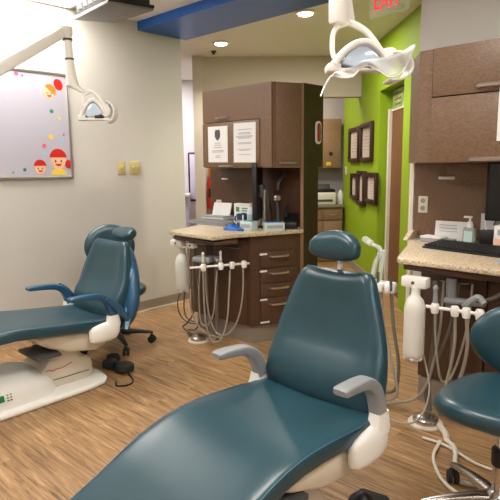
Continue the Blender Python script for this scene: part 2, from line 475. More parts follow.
        outl = [(1.385, .41, .006, .022), (1.39, .41, .016, .038), (1.41, .413, .026, .05), (1.45, .415, .035, .058), (1.51, .418, .037, .062), (1.56, .426, .034, .06), (1.585, .435, .02, .042), (1.593, .44, .006, .02)]
        for y, z, w, h in outl:
            rr.append(sring((s * .276, y - Y0, z + dz), (1, 0, 0), (0, 0, 1), w, h, 2.8, 24))
        hc.loft(rr).build('hinge_cover', 'plast', t, angle=60)
    # casting under the seat
    u = MB(); rr = []
    for y, z, hw, hh in [(1.08, .40, .2, .012), (1.1, .395, .21, .03), (1.17, .385, .22, .05), (1.3, .378, .235, .068), (1.45, .385, .24, .072), (1.52, .4, .23, .06)]:
        rr.append(sring((0, y - Y0, seat_z(y) - .068 - hh + dz), (1, 0, 0), (0, 0, 1), hw, hh, 6, 32))
    u.loft(rr); u.build('seat_frame', 'plast2', t)
    MB().box((.1, 1.15 - Y0, .335 + dz), (.26, .15, .022), bevel=.006).build('foot_tray', 'dgrey', t)
    # lift arm
    MB().prism([(1.08 - Y0, .02), (1.44 - Y0, .02), (1.48 - Y0, .06), (1.47 - Y0, .16), (1.4 - Y0, .25 + dz), (1.36 - Y0, .345 + dz), (1.22 - Y0, .345 + dz), (1.16 - Y0, .24 + dz), (1.06 - Y0, .12)], -.14, .14, bevel=.022, axis='x').build('lift_arm', 'plast2', t)
    li = bpy.data.objects[[o.name for o in bpy.data.objects if o.parent == t][-1]]
    MB().tube([(.142, 1.1 - Y0, .105), (.142, 1.2 - Y0, .085), (.142, 1.44 - Y0, .083)], .0022, 5).build('seam', 'dgrey', li)
    sc = MB()
    sc.tube([(.1412, 1.16 - Y0, .15), (.1412, 1.19 - Y0, .152), (.1412, 1.2 - Y0, .142), (.1412, 1.23 - Y0, .148), (.1412, 1.26 - Y0, .146), (.1412, 1.29 - Y0, .152), (.1412, 1.33 - Y0, .165)], .0022, 5)
    sc.build('script_emblem', 'red', li)
    # floor plate and the rounded housing over its foot end
    pl = [(-.19, -1.1), (.19, -1.1), (.26, -.85), (.285, -.4), (.28, .05), (.272, .2), (.25, .29), (.2, .335), (.12, .35), (-.12, .35), (-.2, .335), (-.25, .29), (-.272, .2), (-.28, .05), (-.285, -.4), (-.26, -.85)]
    MB().prism(pl, 0, .034, bevel=.014, seg=3).build('base_plate', 'plast', t)
    hp = MB(); rr = []
    for y, hw, h in [(.02, .1, .02), (.015, .14, .06), (-.01, .18, .1), (-.06, .21, .135), (-.14, .228, .16), (-.3, .235, .175), (-.6, .23, .17), (-.8, .2, .14), (-.92, .16, .08), (-.95, .12, .02)]:
        rr.append(sring((0, y, .025), (1, 0, 0), (0, 0, 1), hw, h, 3, 36, lambda p, x, yy: V((p.x, p.y, max(p.z, .02)))))
    hm = hp.loft(rr).build('base_housing', 'plast', t, angle=60)
    MB().box((.222, -.355, .1), (.03, .06, .035), rot=Euler((0, -.35, 0)), bevel=.003).build('display', 'ledgreen', hm)
    kk = MB()
    for i in range(2):
        for j in range(3): kk.box((.227 - j * .006, -.305 + i * .018, .084 + j * .014), (.022, .009, .006), rot=Euler((0, -.35, 0)))
    kk.build('buttons', 'dgrey', hm)
    if cover:
        # slip cover bulging out behind the backrest
        rr = []
        for h, w, th in [(-.05, .1, .02), (-.045, .2, .04), (-.01, .29, .065), (.06, .335, .075), (.15, .34, .085), (.25, .315, .08), (.34, .27, .07), (.42, .215, .055), (.47, .17, .04), (.5, .13, .02)]:
            def wing(p, x, yy): return p + V((0, -.05 * x * x, 0))
            rr.append([RX @ q for q in sring((0, .135, h), (1, 0, 0), (0, 1, 0), w * .97, th * .9, 2.6, 40, wing)])
        cv = MB().loft(rr).build('back_cover', 'vinyl_blue', t, angle=70)
        tag(cv, 'blue cover bulging out behind the backrest')
        for s in (-1, 1):
            rr = []
            for h, w in [(-.02, .012), (.03, .022), (.1, .026), (.18, .025), (.28, .018), (.36, .008)]:
                ww = .3 - max(0, h) * .2
                rr.append([RX @ q for q in sring((s * (ww + .012), .065, h), (s * .6, .5, 0), (s * -.5, .6, 0), w, .012, 2, 14)])
            MB().loft(rr).build('cover_lining', 'lining', cv, angle=70)
        # blue sleeves end in slings behind the arms
        for s in (-1, 1):
            sl = MB().tube([(s * .299, 1.5 - Y0, .63 + dz), (s * .305, 1.55 - Y0, .585 + dz), (s * .31, 1.6 - Y0, .52 + dz), (s * .305, 1.64 - Y0, .47 + dz)], lambda u: .017 + .006 * math.sin(PI * u), 10)
            sl.build('arm_sling', 'vinyl_blue', t)
    return t
front = dental_chair('teal dental chair with bare grey armrests in the foreground', (-1.155, 1.2, 0), 0, 'grey', .20, (1.665, 1.055, .1), False, TF)
left = dental_chair('teal dental chair with blue covered armrests beside the whiteboard wall', (-3.14, 1.405, 0), -.07, 'vinyl_blue', .29, (1.845, .995, .95), True, TL, 1.18, .045)

# ---------------------------------------------------------------- stools
def stool(label, loc, rz, seat_h, back_dir, leg0, legm='castalu', bz=.21, br=.17):
    t = thing('operator_stool', label, 'stool', loc, rz, 'operator stools')
    # seat: rounded saddle disc
    rr = []
    for z, q in [(-.075, .8), (-.07, .9), (-.055, .97), (-.03, 1), (-.012, .985), (-.003, .94), (.001, .86), (.002, .7), (-.002, .45), (-.004, .2)]:
        ring = []
        for j in range(44):
            a = 2 * PI * j / 44; ca, sa = math.cos(a), math.sin(a)
            x = math.copysign(abs(ca) ** .82, ca) * .24 * q; y = math.copysign(abs(sa) ** .82, sa) * .235 * q
            front_drop = .03 * max(0, (-x / .215)) ** 3
            ring.append(V((x, y, seat_h + z - front_drop)))
        rr.append(ring)
    MB().loft(rr).build('seat', 'vinyl', t, angle=80)
    # backrest: thick oval pad, its face towards the seat
    u = V((math.cos(back_dir), math.sin(back_dir), 0)); w = V((-u.y, u.x, 0))
    rr = []
    for d, q in [(.0, .7), (.006, .86), (.02, .97), (.038, 1), (.056, .96), (.068, .84), (.073, .66)]:
        ring = []
        for j in range(40):
            a = 2 * PI * j / 40
            px, pz = math.cos(a), math.sin(a)
            ring.append(u * (br + d - .05 * px * px * q) + w * (.19 * q * px) + V((0, 0, seat_h + bz + (.148 + (.02 if legm == 'black' else 0)) * q * pz)))
        rr.append(ring)
    MB().loft(rr).build('backrest', 'vinyl', t, angle=80)
    MB().tube([u * .06 + V((0, 0, seat_h - .085)), u * .2 + V((0, 0, seat_h - .085)), u * .262 + V((0, 0, seat_h - .02)), u * .262 + V((0, 0, seat_h + .2))], .013, 8).build('back_post', 'black', t)
    MB().lathe([(.028, .07), (.028, .26), (.02, .262), (.02, seat_h - .1)], n=24).build('gas_post', 'chrome', t)
    MB().lathe([(.032, .24), (.035, .25), (.035, .3), (.025, .31)], n=24).build('post_sleeve', 'black', t)
    MB().box((0, 0, seat_h - .09), (.2, .18, .03), bevel=.01).build('mechanism', 'black', t)
    MB().lathe([(.045, .075), (.055, .085), (.05, .12), (.03, .14)], n=24).build('hub', 'castalu', t)
    for i in range(5):
        a = leg0 + i * 2 * PI / 5; d = V((math.cos(a), math.sin(a), 0)); p = V((-d.y, d.x, 0))
        rr = []
        for r, z, hw, hh in [(.02, .1, .026, .026), (.08, .105, .024, .022), (.17, .1, .02, .016), (.25, .088, .017, .012), (.285, .082, .013, .008)]:
            rr.append(sring(d * r + V((0, 0, z)), p, (0, 0, 1), hw, hh, 3.2, 16))
        lg = MB().loft(rr).build('leg', legm, t)
        c = MB(); wc = d * .275 + V((0, 0, .028))
        q = (d * .4 + p * .9).normalized()
        for k in (-1, 1): c.cyl(wc + q * (.006 * k), wc + q * (.022 * k), .0275, n=18)
        c.box(wc + V((0, 0, .022)), (.03, .03, .03), rz=a, bevel=.006)
        c.cyl(wc + V((0, 0, .03)), wc + V((0, 0, .06)), .006, n=8)
        c.build('caster', 'rubber', lg)
    return t
stool('teal wheeled operator stool in front of the drawers of the station with the keyboard', (-.605, 1.975, 0), 0, .522, math.radians(92), math.radians(148), 'castalu', .14, .17)
stool('teal wheeled stool half hidden behind the chair with blue covered arms', (-3.50, 2.16, 0), 0, .47, math.radians(152), math.radians(-17), 'black', .285, .11)

# ---------------------------------------------------------------- cabinet stations
def bar_handle(mb, a, b, out, r=.005):
    a, b, out = V(a), V(b), V(out); d = b - a
    mb.tube([a, a + out * .028 + d * .08, a + out * .034 + d * .3, a + out * .034 + d * .7, b + out * .028 - d * .08, b], r, 6)
    return mb
# --- rear station
CH = V((-2.72, 2.85, 0)); CE = V((-2.55, 3.25, 0)); cd = (CE - CH).normalized(); cn = V((cd.y, -cd.x, 0))
CL = (CE - CH).length; ca = math.atan2(cd.y, cd.x)
rb = thing('base_cabinet', 'dark brown base cabinet with angled drawer front at the rear station', 'cabinet', (-2.95, 3.1, 0), 0, 'base cabinets')
MB().prism([(-3.42, 2.86), (-2.72, 2.86), (-2.555, 3.25), (-2.555, 3.36), (-3.42, 3.36)], .14, .8375).build('body', 'woodv', rb, world=True)
MB().prism([(-3.38, 2.89), (-2.735, 2.875), (-2.58, 3.25), (-2.58, 3.36), (-3.38, 3.36)], 0, .14).build('toe_kick', 'toe', rb, world=True)
def on_ch(s, z, o=0): return CH + cd * s + cn * o + V((0, 0, z))
def face_box(s0, s1, z0, z1, th, o): return MB().box(on_ch((s0 + s1) / 2, (z0 + z1) / 2, o), (s1 - s0, th, z1 - z0), rz=ca, bevel=.0025)
for z0, z1, zl in [(.588, .712, .696), (.473, .582, .566), (.362, .467, .0), (.145, .356, .345)]:
    d = face_box(.085, .375, z0, z1, .018, .006).build('drawer', 'woodv', rb, world=True)
    zc = z1 - .035 if z1 > .4 else z1 - .05
    bar_handle(MB(), on_ch(.155, zc, .015), on_ch(.315, zc, .015), cn, .0075).build('handle', 'steel', d, world=True)
    if zl:
        MB().box(on_ch(.105, zl, .0165), (.06, .003, .014), rz=ca).build('label_strip', 'paper', d, world=True)
    if z0 < .2:
        MB().box(on_ch(.115, .168, .0165), (.075, .003, .014), rz=ca).build('label_strip', 'paper', d, world=True)
        MB().box(on_ch(.105, .332, .0165), (.001, .001, .001), rz=ca)
for x0, x1 in [(-3.4, -3.1), (-3.095, -2.75)]:
    d = MB().box(((x0 + x1) / 2, 2.852, .475), (x1 - x0 - .006, .018, .65), bevel=.002).build('door', 'woodv', rb, world=True)
    bar_handle(MB(), (x1 - .2, 2.842, .74), (x1 - .06, 2.842, .74), (0, -1, 0), .004).build('handle', 'steel', d, world=True)
rc = MB().prism([(-3.42, 2.92), (-3.28, 2.54), (-2.75, 2.51), (-2.725, 2.75), (-2.7, 2.79), (-2.525, 3.24), (-2.55, 3.335), (-3.7, 3.335)], .838, .866, bevel=.005)
tag(rc.build('countertop', 'granite'), 'speckled tan granite countertop of the rear station with a jutting shelf end', 'countertop', 'granite countertops')
# back panel
bpn = thing('back_panel', 'brown laminate back panel between rear counter and wall cabinet', 'panel', (-3.1, 3.35, .86), 0, 'back panels')
MB().box((-3.112, 3.352, 1.103), (1.115, .03, .47)).build('panel', 'woodv', bpn, world=True)
fd = MB().box((-3.2, 3.333, 1.285), (.72, .012, .1), bevel=.002).build('flap', 'woodv', bpn, world=True)
MB().box((-3.46, 3.322, 1.243), (.08, .012, .014), bevel=.003).build('flap_pull', 'paper', fd, world=True)
# upper cabinet
UY = 3.04
ru = thing('wall_cabinet', 'brown wall cabinet with two paper notices on its door', 'cabinet', (-3.0, 3.1, 1.34), 0, 'wall cabinets')
MB().prism([(-3.40, UY), (-2.64, UY), (-2.553, 3.25), (-2.553, 3.36), (-3.56, 3.36), (-3.465, 3.16)], 1.34, 1.955).build('body', 'wood', ru, world=True)
fl = MB().box((-3.022, UY - .008, 1.829), (.751, .018, .252)).build('flap_door', 'wood', ru, world=True)
bar_handle(MB(), (-3.225, UY - .015, 1.73), (-3.09, UY - .015, 1.73), (0, -1, 0), .006).build('handle', 'steel', fl, world=True)
lw = MB().box((-3.08, UY - .012, 1.521), (.635, .024, .352), bevel=.002).build('door', 'wood', ru, world=True)
bar_handle(MB(), (-3.19, UY - .022, 1.355), (-3.055, UY - .022, 1.355), (0, -1, 0), .006).build('handle', 'steel', lw, world=True)
MB().box((-2.703, UY - .008, 1.524), (.113, .018, .357)).build('stile', 'wood', ru, world=True)
uc = V((-2.64, UY, 0)); ue = V((-2.555, 3.25, 0)); ud = (ue - uc).normalized(); un = V((ud.y, -ud.x, 0)); ua = math.atan2(ud.y, ud.x)
ad = MB().box(uc + ud * .118 + un * .006 + V((0, 0, 1.648)), (.212, .018, .61), rz=ua, bevel=.002).build('angled_door', 'wood', ru, world=True)
bar_handle(MB(), uc + ud * .04 + un * .015 + V((0, 0, 1.372)), uc + ud * .175 + un * .015 + V((0, 0, 1.372)), un, .005).build('handle', 'steel', ad, world=True)
# end panel
ep = thing('end_panel', 'tall dark brown end panel closing the rear station', 'panel', (-2.54, 3.4, 0))
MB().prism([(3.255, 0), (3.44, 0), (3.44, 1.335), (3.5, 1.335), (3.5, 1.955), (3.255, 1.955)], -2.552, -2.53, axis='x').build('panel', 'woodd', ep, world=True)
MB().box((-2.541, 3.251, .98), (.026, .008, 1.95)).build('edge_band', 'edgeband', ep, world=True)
ov = thing('cup_dispenser', 'oval white rimmed dispenser showing red on the brown end panel', 'dispenser', (-2.53, 3.43, 1.6))
def stadium(cy, cz, w, h, n=10):
    pts = []
    for i in range(n + 1): a = PI * i / n; pts.append((cy + w * math.cos(a), cz + h + w * math.sin(a)))
    for i in range(n + 1): a = PI + PI * i / n; pts.append((cy + w * math.cos(a), cz - h + w * math.sin(a)))
    return pts
MB().prism(stadium(3.43, 1.6, .032, .055), -2.53, -2.518, axis='x').build('rim', 'paper', ov, world=True)
MB().prism(stadium(3.43, 1.6, .02, .05), -2.53, -2.514, axis='x').build('window', 'darkframe', ov, world=True)
rd = MB()
for k in range(5): rd.ball((-2.514, 3.43 + .005 * math.sin(k * 2), 1.55 + k * .024), .014, (.35, .8, 1))
rd.build('contents', 'red', ov, world=True)

# --- right station
RY = 2.85
bb2 = thing('base_cabinet', 'dark brown base cabinet under the counter with the keyboard', 'cabinet', (-.5, 3.0, 0), 0, 'base cabinets')
MB().prism([(-1.35, 2.82), (.9, 2.82), (.9, 3.345), (-1.58, 3.345)], .14, .8375).build('body', 'woodv', bb2, world=True)
MB().prism([(-1.33, 2.79), (.9, 2.79), (.9, 3.345), (-1.55, 3.345)], 0, .14).build('toe_kick', 'toe', bb2, world=True)
for x0, x1 in [(-1.33, -.98), (-.975, -.55), (-.545, -.1), (-.095, .4)]:
    d = MB().box(((x0 + x1) / 2, 2.812, .475), (x1 - x0 - .008, .018, .65), bevel=.002).build('door', 'woodv', bb2, world=True)
    bar_handle(MB(), (x0 + .1, 2.802, .725), (x0 + .26, 2.802, .725), (0, -1, 0), .004).build('handle', 'steel', d, world=True)
ct2 = MB().prism([(-1.365, 2.56), (-1.34, 2.53), (.95, 2.48), (.95, 3.322), (-1.66, 3.322), (-1.61, 3.2)], .838, .866, bevel=.005)
ct2o = ct2.build('countertop', 'granite')
tag(ct2o, 'speckled tan granite countertop holding the keyboard and hand sanitizer', 'countertop', 'granite countertops')
MB().prism([(3.18, .865), (3.322, .865), (3.322, .92), (3.27, .92)], -1.66, -1.63, axis='x').build('side_splash', 'granite', ct2o)
bp2 = thing('back_panel', 'brown laminate back panel behind the sanitizer bottle', 'panel', (-.4, 3.34, .86), 0, 'back panels')
MB().box((-.385, 3.335, 1.12), (2.55, .02, .47)).build('panel', 'wood', bp2, world=True)
f2 = MB().box((-.95, 3.32, 1.29), (1.0, .012, .13), bevel=.002).build('flap', 'wood', bp2, world=True)
MB().box((-1.44, 3.31, 1.262), (.105, .012, .018), bevel=.003).build('flap_pull', 'paper', f2, world=True)
ru2 = thing('wall_cabinet', 'brown wall cabinet above the counter with the keyboard', 'cabinet', (-.4, 3.0, 1.357), 0, 'wall cabinets')
MB().prism([(-1.42, RY), (1.0, RY), (1.0, 3.34), (-1.69, 3.34), (-1.605, 3.12)], 1.357, 1.955).build('body', 'wood', ru2, world=True)
for x0, x1 in [(-1.335, -.55), (-.545, .2), (.205, .95)]:
    f = MB().box(((x0 + x1) / 2, RY - .009, 1.83), (x1 - x0 - .004, .018, .248), bevel=.002).build('flap_door', 'wood', ru2, world=True)
    xc = (x0 + x1) / 2
    bar_handle(MB(), (xc - .15, RY - .017, 1.735), (xc + .11, RY - .017, 1.735), (0, -1, 0), .011).build('handle', 'steel', f, world=True)
    d = MB().box((xc, RY - .009, 1.5285), (x1 - x0 - .004, .018, .343), bevel=.002).build('door', 'wood', ru2, world=True)
    bar_handle(MB(), (xc - .17, RY - .017, 1.372), (xc + .11, RY - .017, 1.372), (0, -1, 0), .011).build('handle', 'steel', d, world=True)
gp = MB()
gp.box((-.94, RY - .002, 1.7035), (.8, .008, .006)); gp.box((-1.3375, RY - .002, 1.83), (.005, .008, .25))
gp.build('reveal', 'gap', ru2, world=True)

# ---------------------------------------------------------------- delivery units with bottle, rail and hoses
def holder(mb, p, d):
    mb.lathe([(.006, -.03), (.017, -.028), (.021, -.01), (.021, .012), (.016, .022), (.008, .024)], p, 18)
def delivery(label, loc, tray, blocks, bottle, rail, holders, hoses, dark, pole, extras):
    t = thing('delivery_unit', label, 'dental delivery unit', loc, 0, 'delivery units')
    MB().prism(tray, .795, .825, bevel=.008).build('tray_board', 'woodv', t, world=True)
    for c, s in blocks:
        bx = MB().box(c, s, bevel=.008).build('control_block', 'plast', t, world=True)
        MB().lathe([(.008, 0), (.008, .006), (.003, .008)], V(c) + V((0, -s[1] / 2, 0)), 12, axis=(0, -1, 0)).build('valve_knob', 'dgrey', bx, world=True)
    x, y, z0, z1, r = bottle
    bt = MB().lathe([(r * .3, z0 - .004), (r * .7, z0), (r * .93, z0 + .012), (r, z0 + .03), (r, z1 - .12), (r * .97, z1 - .1), (r * .8, z1 - .068), (r * .5, z1 - .048), (r * .4, z1 - .04), (r * .38, z1)], (x, y, 0), 32)
    for k in range(5):
        a = k * 2 * PI / 5; bt.ball((x + .68 * r * math.cos(a), y + .68 * r * math.sin(a), z0 + .002), r * .26)
    bt.build('water_bottle', 'bottle', t, world=True)
    a, b = V(rail[0]), V(rail[1])
    rl = MB().tube([a, b], .0085, 10, smooth=False).build('holder_rail', 'plast', t, world=True)
    for p in holders:
        hm = MB(); holder(hm, V(p), None); hm.build('holder', 'plast', rl, world=True)
    for pts, r_ in hoses: MB().tube(pts, r_, 8, k=7).build('hose', 'hose', t, world=True)
    for pts, r_ in dark: MB().tube(pts, r_, 8, k=7).build('hose', 'hosed', t, world=True)
    for pts, r_ in pole: MB().tube(pts, r_, 12, smooth=False).build('support_pole', 'hosed', t, world=True)
    for nm, mb, m in extras: mb.build(nm, m, t, world=True)
# rear unit
RR = [(-2.85, 2.505, .64), (-2.79, 2.62, .64), (-2.755, 2.7, .64), (-2.715, 2.785, .64)]
def loop(p, q, low, out=(0, 0, 0)):
    p, q, out = V(p), V(q), V(out)
    return [p, p + (q - p) * .03 + V((0, 0, -(p.z - low) * .45)), p + (q - p) * .22 + V((0, 0, -(p.z - low) * .86)) + out * .7,
            (p + q) / 2 * V((1, 1, 0)).length / max(1e-6, V((1, 1, 0)).length) + V((0, 0, 0)) if False else V(((p.x + q.x) / 2, (p.y + q.y) / 2, low)) + out,
            p + (q - p) * .8 + V((0, 0, -(p.z - low) * .82)) + out * .7, q + V((0, 0, -(q.z - low) * .4)), q]
bend = lambda x, y: (x, y, .765)
ex = []
g = MB().box((-2.97, 2.62, .67), (.15, .12, .045), rz=.3, bevel=.015); g.box((-2.87, 2.66, .675), (.12, .05, .03), rz=-.5, bevel=.01)
ex.append(('arm_joint', g, 'grey'))
for p in RR[:2]: ex.append(('handpiece', MB().lathe([(.006, .03), (.012, .035), (.009, .08), (.011, .1), (.004, .11)], p, 12), 'plast2'))
delivery('delivery unit with white bottle and looping hoses under the rear granite shelf', (-3.05, 2.65, 0),
         [(-3.29, 2.585), (-2.78, 2.54), (-2.71, 2.72), (-3.38, 2.93)],
         [((-3.27, 2.62, .765), (.13, .06, .05)), ((-3.1, 2.62, .762), (.07, .05, .045))],
         (-3.27, 2.66, .375, .72, .06), ((-2.9, 2.42, .64), (-2.70, 2.825, .64)), RR,
         [([(-2.722, 2.78, 0.608), (-2.706, 2.76, 0.448), (-2.72, 2.74, 0.282), (-2.777, 2.72, 0.144), (-2.856, 2.7, 0.085), (-2.934, 2.68, 0.106), (-2.976, 2.66, 0.237), (-2.981, 2.64, 0.428), (-2.961, 2.62, 0.648)], .0065),
          ([(-2.778, 2.7, 0.598), (-2.778, 2.685, 0.413), (-2.788, 2.67, 0.223), (-2.831, 2.655, 0.086), (-2.871, 2.64, 0.042), (-2.921, 2.625, 0.059), (-2.957, 2.61, 0.173), (-2.955, 2.595, 0.363), (-2.94, 2.58, 0.611)], .0065),
          ([(-2.81, 2.6, 0.602), (-2.841, 2.603, 0.418), (-2.872, 2.607, 0.26), (-2.945, 2.61, 0.167), (-3.017, 2.613, 0.176), (-3.038, 2.617, 0.345), (-3.018, 2.62, 0.642)], .005),
          ([(-3.155, 2.62, 0.73), (-3.155, 2.62, 0.445), (-3.129, 2.62, 0.233), (-3.051, 2.64, 0.104), (-2.937, 2.66, 0.072), (-2.826, 2.68, 0.07)], .006)],
         [([(-3.3, 2.66, 0.37), (-3.344, 2.66, 0.3), (-3.379, 2.682, 0.217), (-3.372, 2.705, 0.137), (-3.312, 2.728, 0.093), (-3.225, 2.75, 0.088)], .006),
          ([(-3.258, 2.66, 0.37), (-3.311, 2.69, 0.219), (-3.314, 2.72, 0.128), (-3.249, 2.75, 0.1)], .0055),
          ([(-3.083, 2.62, 0.737), (-3.121, 2.631, 0.448), (-3.131, 2.643, 0.244), (-3.223, 2.654, 0.126), (-3.302, 2.666, 0.066), (-3.204, 2.677, 0.03), (-3.071, 2.689, 0.05), (-3.024, 2.7, 0.123)], .007),
          ([(-3.1, 2.64, .74), (-3.1, 2.66, .5), (-3.12, 2.7, .2), (-3.25, 2.76, .04), (-3.33, 2.74, .02), (-3.26, 2.7, .02), (-3.12, 2.72, .02)], .006)],
         [([(-2.995, 2.76, .0), (-2.995, 2.76, .795)], .015), ([(-3.1, 2.76, .0), (-3.1, 2.76, .795)], .009)], ex)
# right unit
QQ = [(-1.125, 2.514, .642), (-1.028, 2.524, .642), (-.975, 2.53, .642), (-.915, 2.54, .642)]
ex = []
g = MB().box((-1.43, 2.52, .705), (.17, .06, .06), bevel=.014)
for k in range(4): g.box((-1.495 + k * .043, 2.49, .712), (.03, .07, .05), bevel=.01)
ex.append(('instrument_rest', g, 'plast'))
g = MB()
g.tube([(-1.475, 2.5, .74), (-1.46, 2.5, .82), (-1.43, 2.5, .9), (-1.45, 2.49, .925), (-1.5, 2.48, .94)], lambda u: .014 - .003 * u, 10)
g.box((-1.495, 2.48, .95), (.06, .035, .03), rot=Euler((0, .5, 0)), bevel=.008)
g.tube([(-1.425, 2.49, .74), (-1.415, 2.49, .82), (-1.41, 2.49, .88)], lambda u: .012 + .003 * u, 10)
g.lathe([(.01, 0), (.017, .012), (.02, .03), (.012, .034)], (-1.41, 2.49, .875), 14)
ex.append(('syringe', g, 'film'))
for x, h in ((-1.475, .06), (-1.425, .09), (-1.35, .07)): ex.append(('handpiece', MB().cyl((x, 2.475, .70), (x, 2.475, .70 + h), .009, .007, 10), 'dgrey'))
g = MB().cyl((-1.09, 2.62, .62), (-1.09, 2.62, .78), .026, n=20)
g.box((-1.02, 2.62, .668), (.2, .05, .03), rz=.25, bevel=.012)
ex.append(('arm_joint', g, 'grey'))
g = MB()
g.lathe([(.006, .02), (.013, .03), (.009, .08), (.014, .1), (.006, .115)], QQ[0], 12)
ex.append(('valve_body', g, 'grey'))
g = MB().tube([(-1.0, 2.56, .66), (-.96, 2.56, .70), (-.93, 2.56, .715), (-.9, 2.55, .69)], .016, 10)
ex.append(('suction_tip', g, 'grey'))
delivery('delivery unit with white bottle hanging under the counter beside the front chair', (-1.2, 2.6, 0),
         [(-1.35, 2.60), (-.95, 2.57), (-.78, 2.62), (-.8, 2.78), (-1.38, 2.78)],
         [((-1.235, 2.52, .757), (.135, .06, .055))], (-1.225, 2.5, .362, .735, .053),
         ((-1.17, 2.51, .642), (-.76, 2.555, .642)), QQ,
         [([(-1.49, 2.5, .68), (-1.475, 2.5, .45), (-1.46, 2.5, .25), (-1.44, 2.52, .07), (-1.33, 2.56, .06), (-1.2, 2.58, .16), (-1.14, 2.6, .45), (-1.13, 2.62, .76)], .0075),
          ([(-1.42, 2.5, .68), (-1.40, 2.5, .5), (-1.33, 2.5, .25), (-1.32, 2.52, .12), (-1.42, 2.56, .05), (-1.52, 2.62, .03)], .0085),
          ([(-1.45, 2.5, .68), (-1.46, 2.5, .4), (-1.42, 2.46, .1), (-1.3, 2.42, .03), (-1.16, 2.42, .06), (-1.13, 2.5, .2), (-1.2, 2.55, .4)], .005),
          ([QQ[0], (-1.12, 2.53, .45), (-1.1, 2.57, .25), (-1.05, 2.6, .3), (-1.0, 2.62, .55), (-.99, 2.63, .76)], .006),
          ([QQ[1], (-1.03, 2.54, .45), (-1.08, 2.56, .2), (-1.14, 2.6, .08)], .0075),
          ([QQ[2], (-.97, 2.55, .45), (-1.02, 2.58, .25), (-1.12, 2.6, .05)], .009)],
         [([(-1.36, 2.5, .68), (-1.34, 2.5, .5), (-1.31, 2.51, .3), (-1.33, 2.53, .16), (-1.4, 2.56, .1), (-1.5, 2.62, .09)], .0095),
          ([(-1.17, 2.6, .76), (-1.16, 2.6, .5), (-1.18, 2.6, .25), (-1.17, 2.6, .05)], .012),
          ([(-.8, 2.65, .78), (-.9, 2.62, .7), (-1.02, 2.62, .67)], .01),
          ([(-1.06, 2.64, .76), (-1.1, 2.64, .5), (-1.19, 2.6, .2), (-1.18, 2.6, .05)], .009)],
         [([(-1.09, 2.66, .03), (-1.09, 2.66, .78)], .012)], ex)

# floor discs
def foot_disc(label, x, y, r):
    t = thing('foot_control', label, 'foot control', (x, y, 0), 0, 'chrome foot discs')
    MB().lathe([(r, 0), (r * 1.02, .006), (r * .98, .012), (r * .8, .014)]).build('rim', 'plast2', t)
    MB().lathe([(r * .74, .012), (r * .74, .036), (r * .66, .042), (r * .4, .05), (r * .12, .056)]).build('dome', 'castalu', t)
    return t
foot_disc('round chrome foot disc on the floor below the rear delivery unit', -3.09, 2.645, .083)
fdk = foot_disc('round chrome foot disc on the floor beside the wheeled stool', -1.165, 2.545, .088)
MB().tube([(.08, -.01, .02), (.13, -.06, .02), (.17, -.12, .02)], .016, 8).build('hose_collar', 'plast2', fdk)
tb = MB()
tb.tube([(-1.0, 2.42, .02), (-.93, 2.36, .02), (-.86, 2.2, .012), (-.8, 2.13, .012), (-.7, 2.2, .012), (-.64, 2.36, .012)], .011, 8)
tb.tube([(-1.02, 2.4, .012), (-.98, 2.24, .012), (-.88, 2.1, .012), (-.77, 2.04, .012), (-.66, 2.07, .012), (-.58, 2.2, .012)], .008, 8)
tb.tube([(-1.1, 2.38, .01), (-.98, 2.38, .01), (-.82, 2.32, .01), (-.7, 2.32, .01)], .007, 8)
tag(tb.build('floor_tubing', 'hosew'), 'white tubing looped on the floor behind the wheeled stool', 'tubing')
# black pedals by the far chair
pd = thing('foot_pedal', 'cluster of black foot pedals on the floor behind the chair base', 'foot pedal', (-3.05, 1.86, 0))
MB().box((-3.06, 1.885, .008), (.2, .07, .016), rz=.15, bevel=.006).build('base', 'rubber', pd, world=True)
for x, y, r in [(-3.18, 1.935, .046), (-3.1, 1.86, .052), (-2.97, 1.89, .062)]:
    MB().lathe([(r, .01), (r * 1.02, .03), (r * .9, .048), (r * .5, .055), (.01, .056)], (x, y, .01), 24).build('pedal', 'rubber', pd, world=True)
MB().tube([(-2.92, 1.88, .012), (-2.8, 1.84, .006), (-2.76, 1.78, .006), (-2.8, 1.72, .006), (-2.86, 1.75, .006)], .005, 6).build('cord', 'black', pd, world=True)
pd2 = thing('foot_pedal', 'black foot pedal on the floor under the front dental chair', 'foot pedal', (-.98, 1.66, 0))
MB().box((0, 0, .035), (.13, .2, .07), rz=.2, bevel=.02).build('base', 'rubber', pd2)
MB().lathe([(.05, .07), (.052, .085), (.04, .1), (.02, .115), (.01, .12)], (-.01, -.02, 0), 20).build('knob', 'black', pd2)

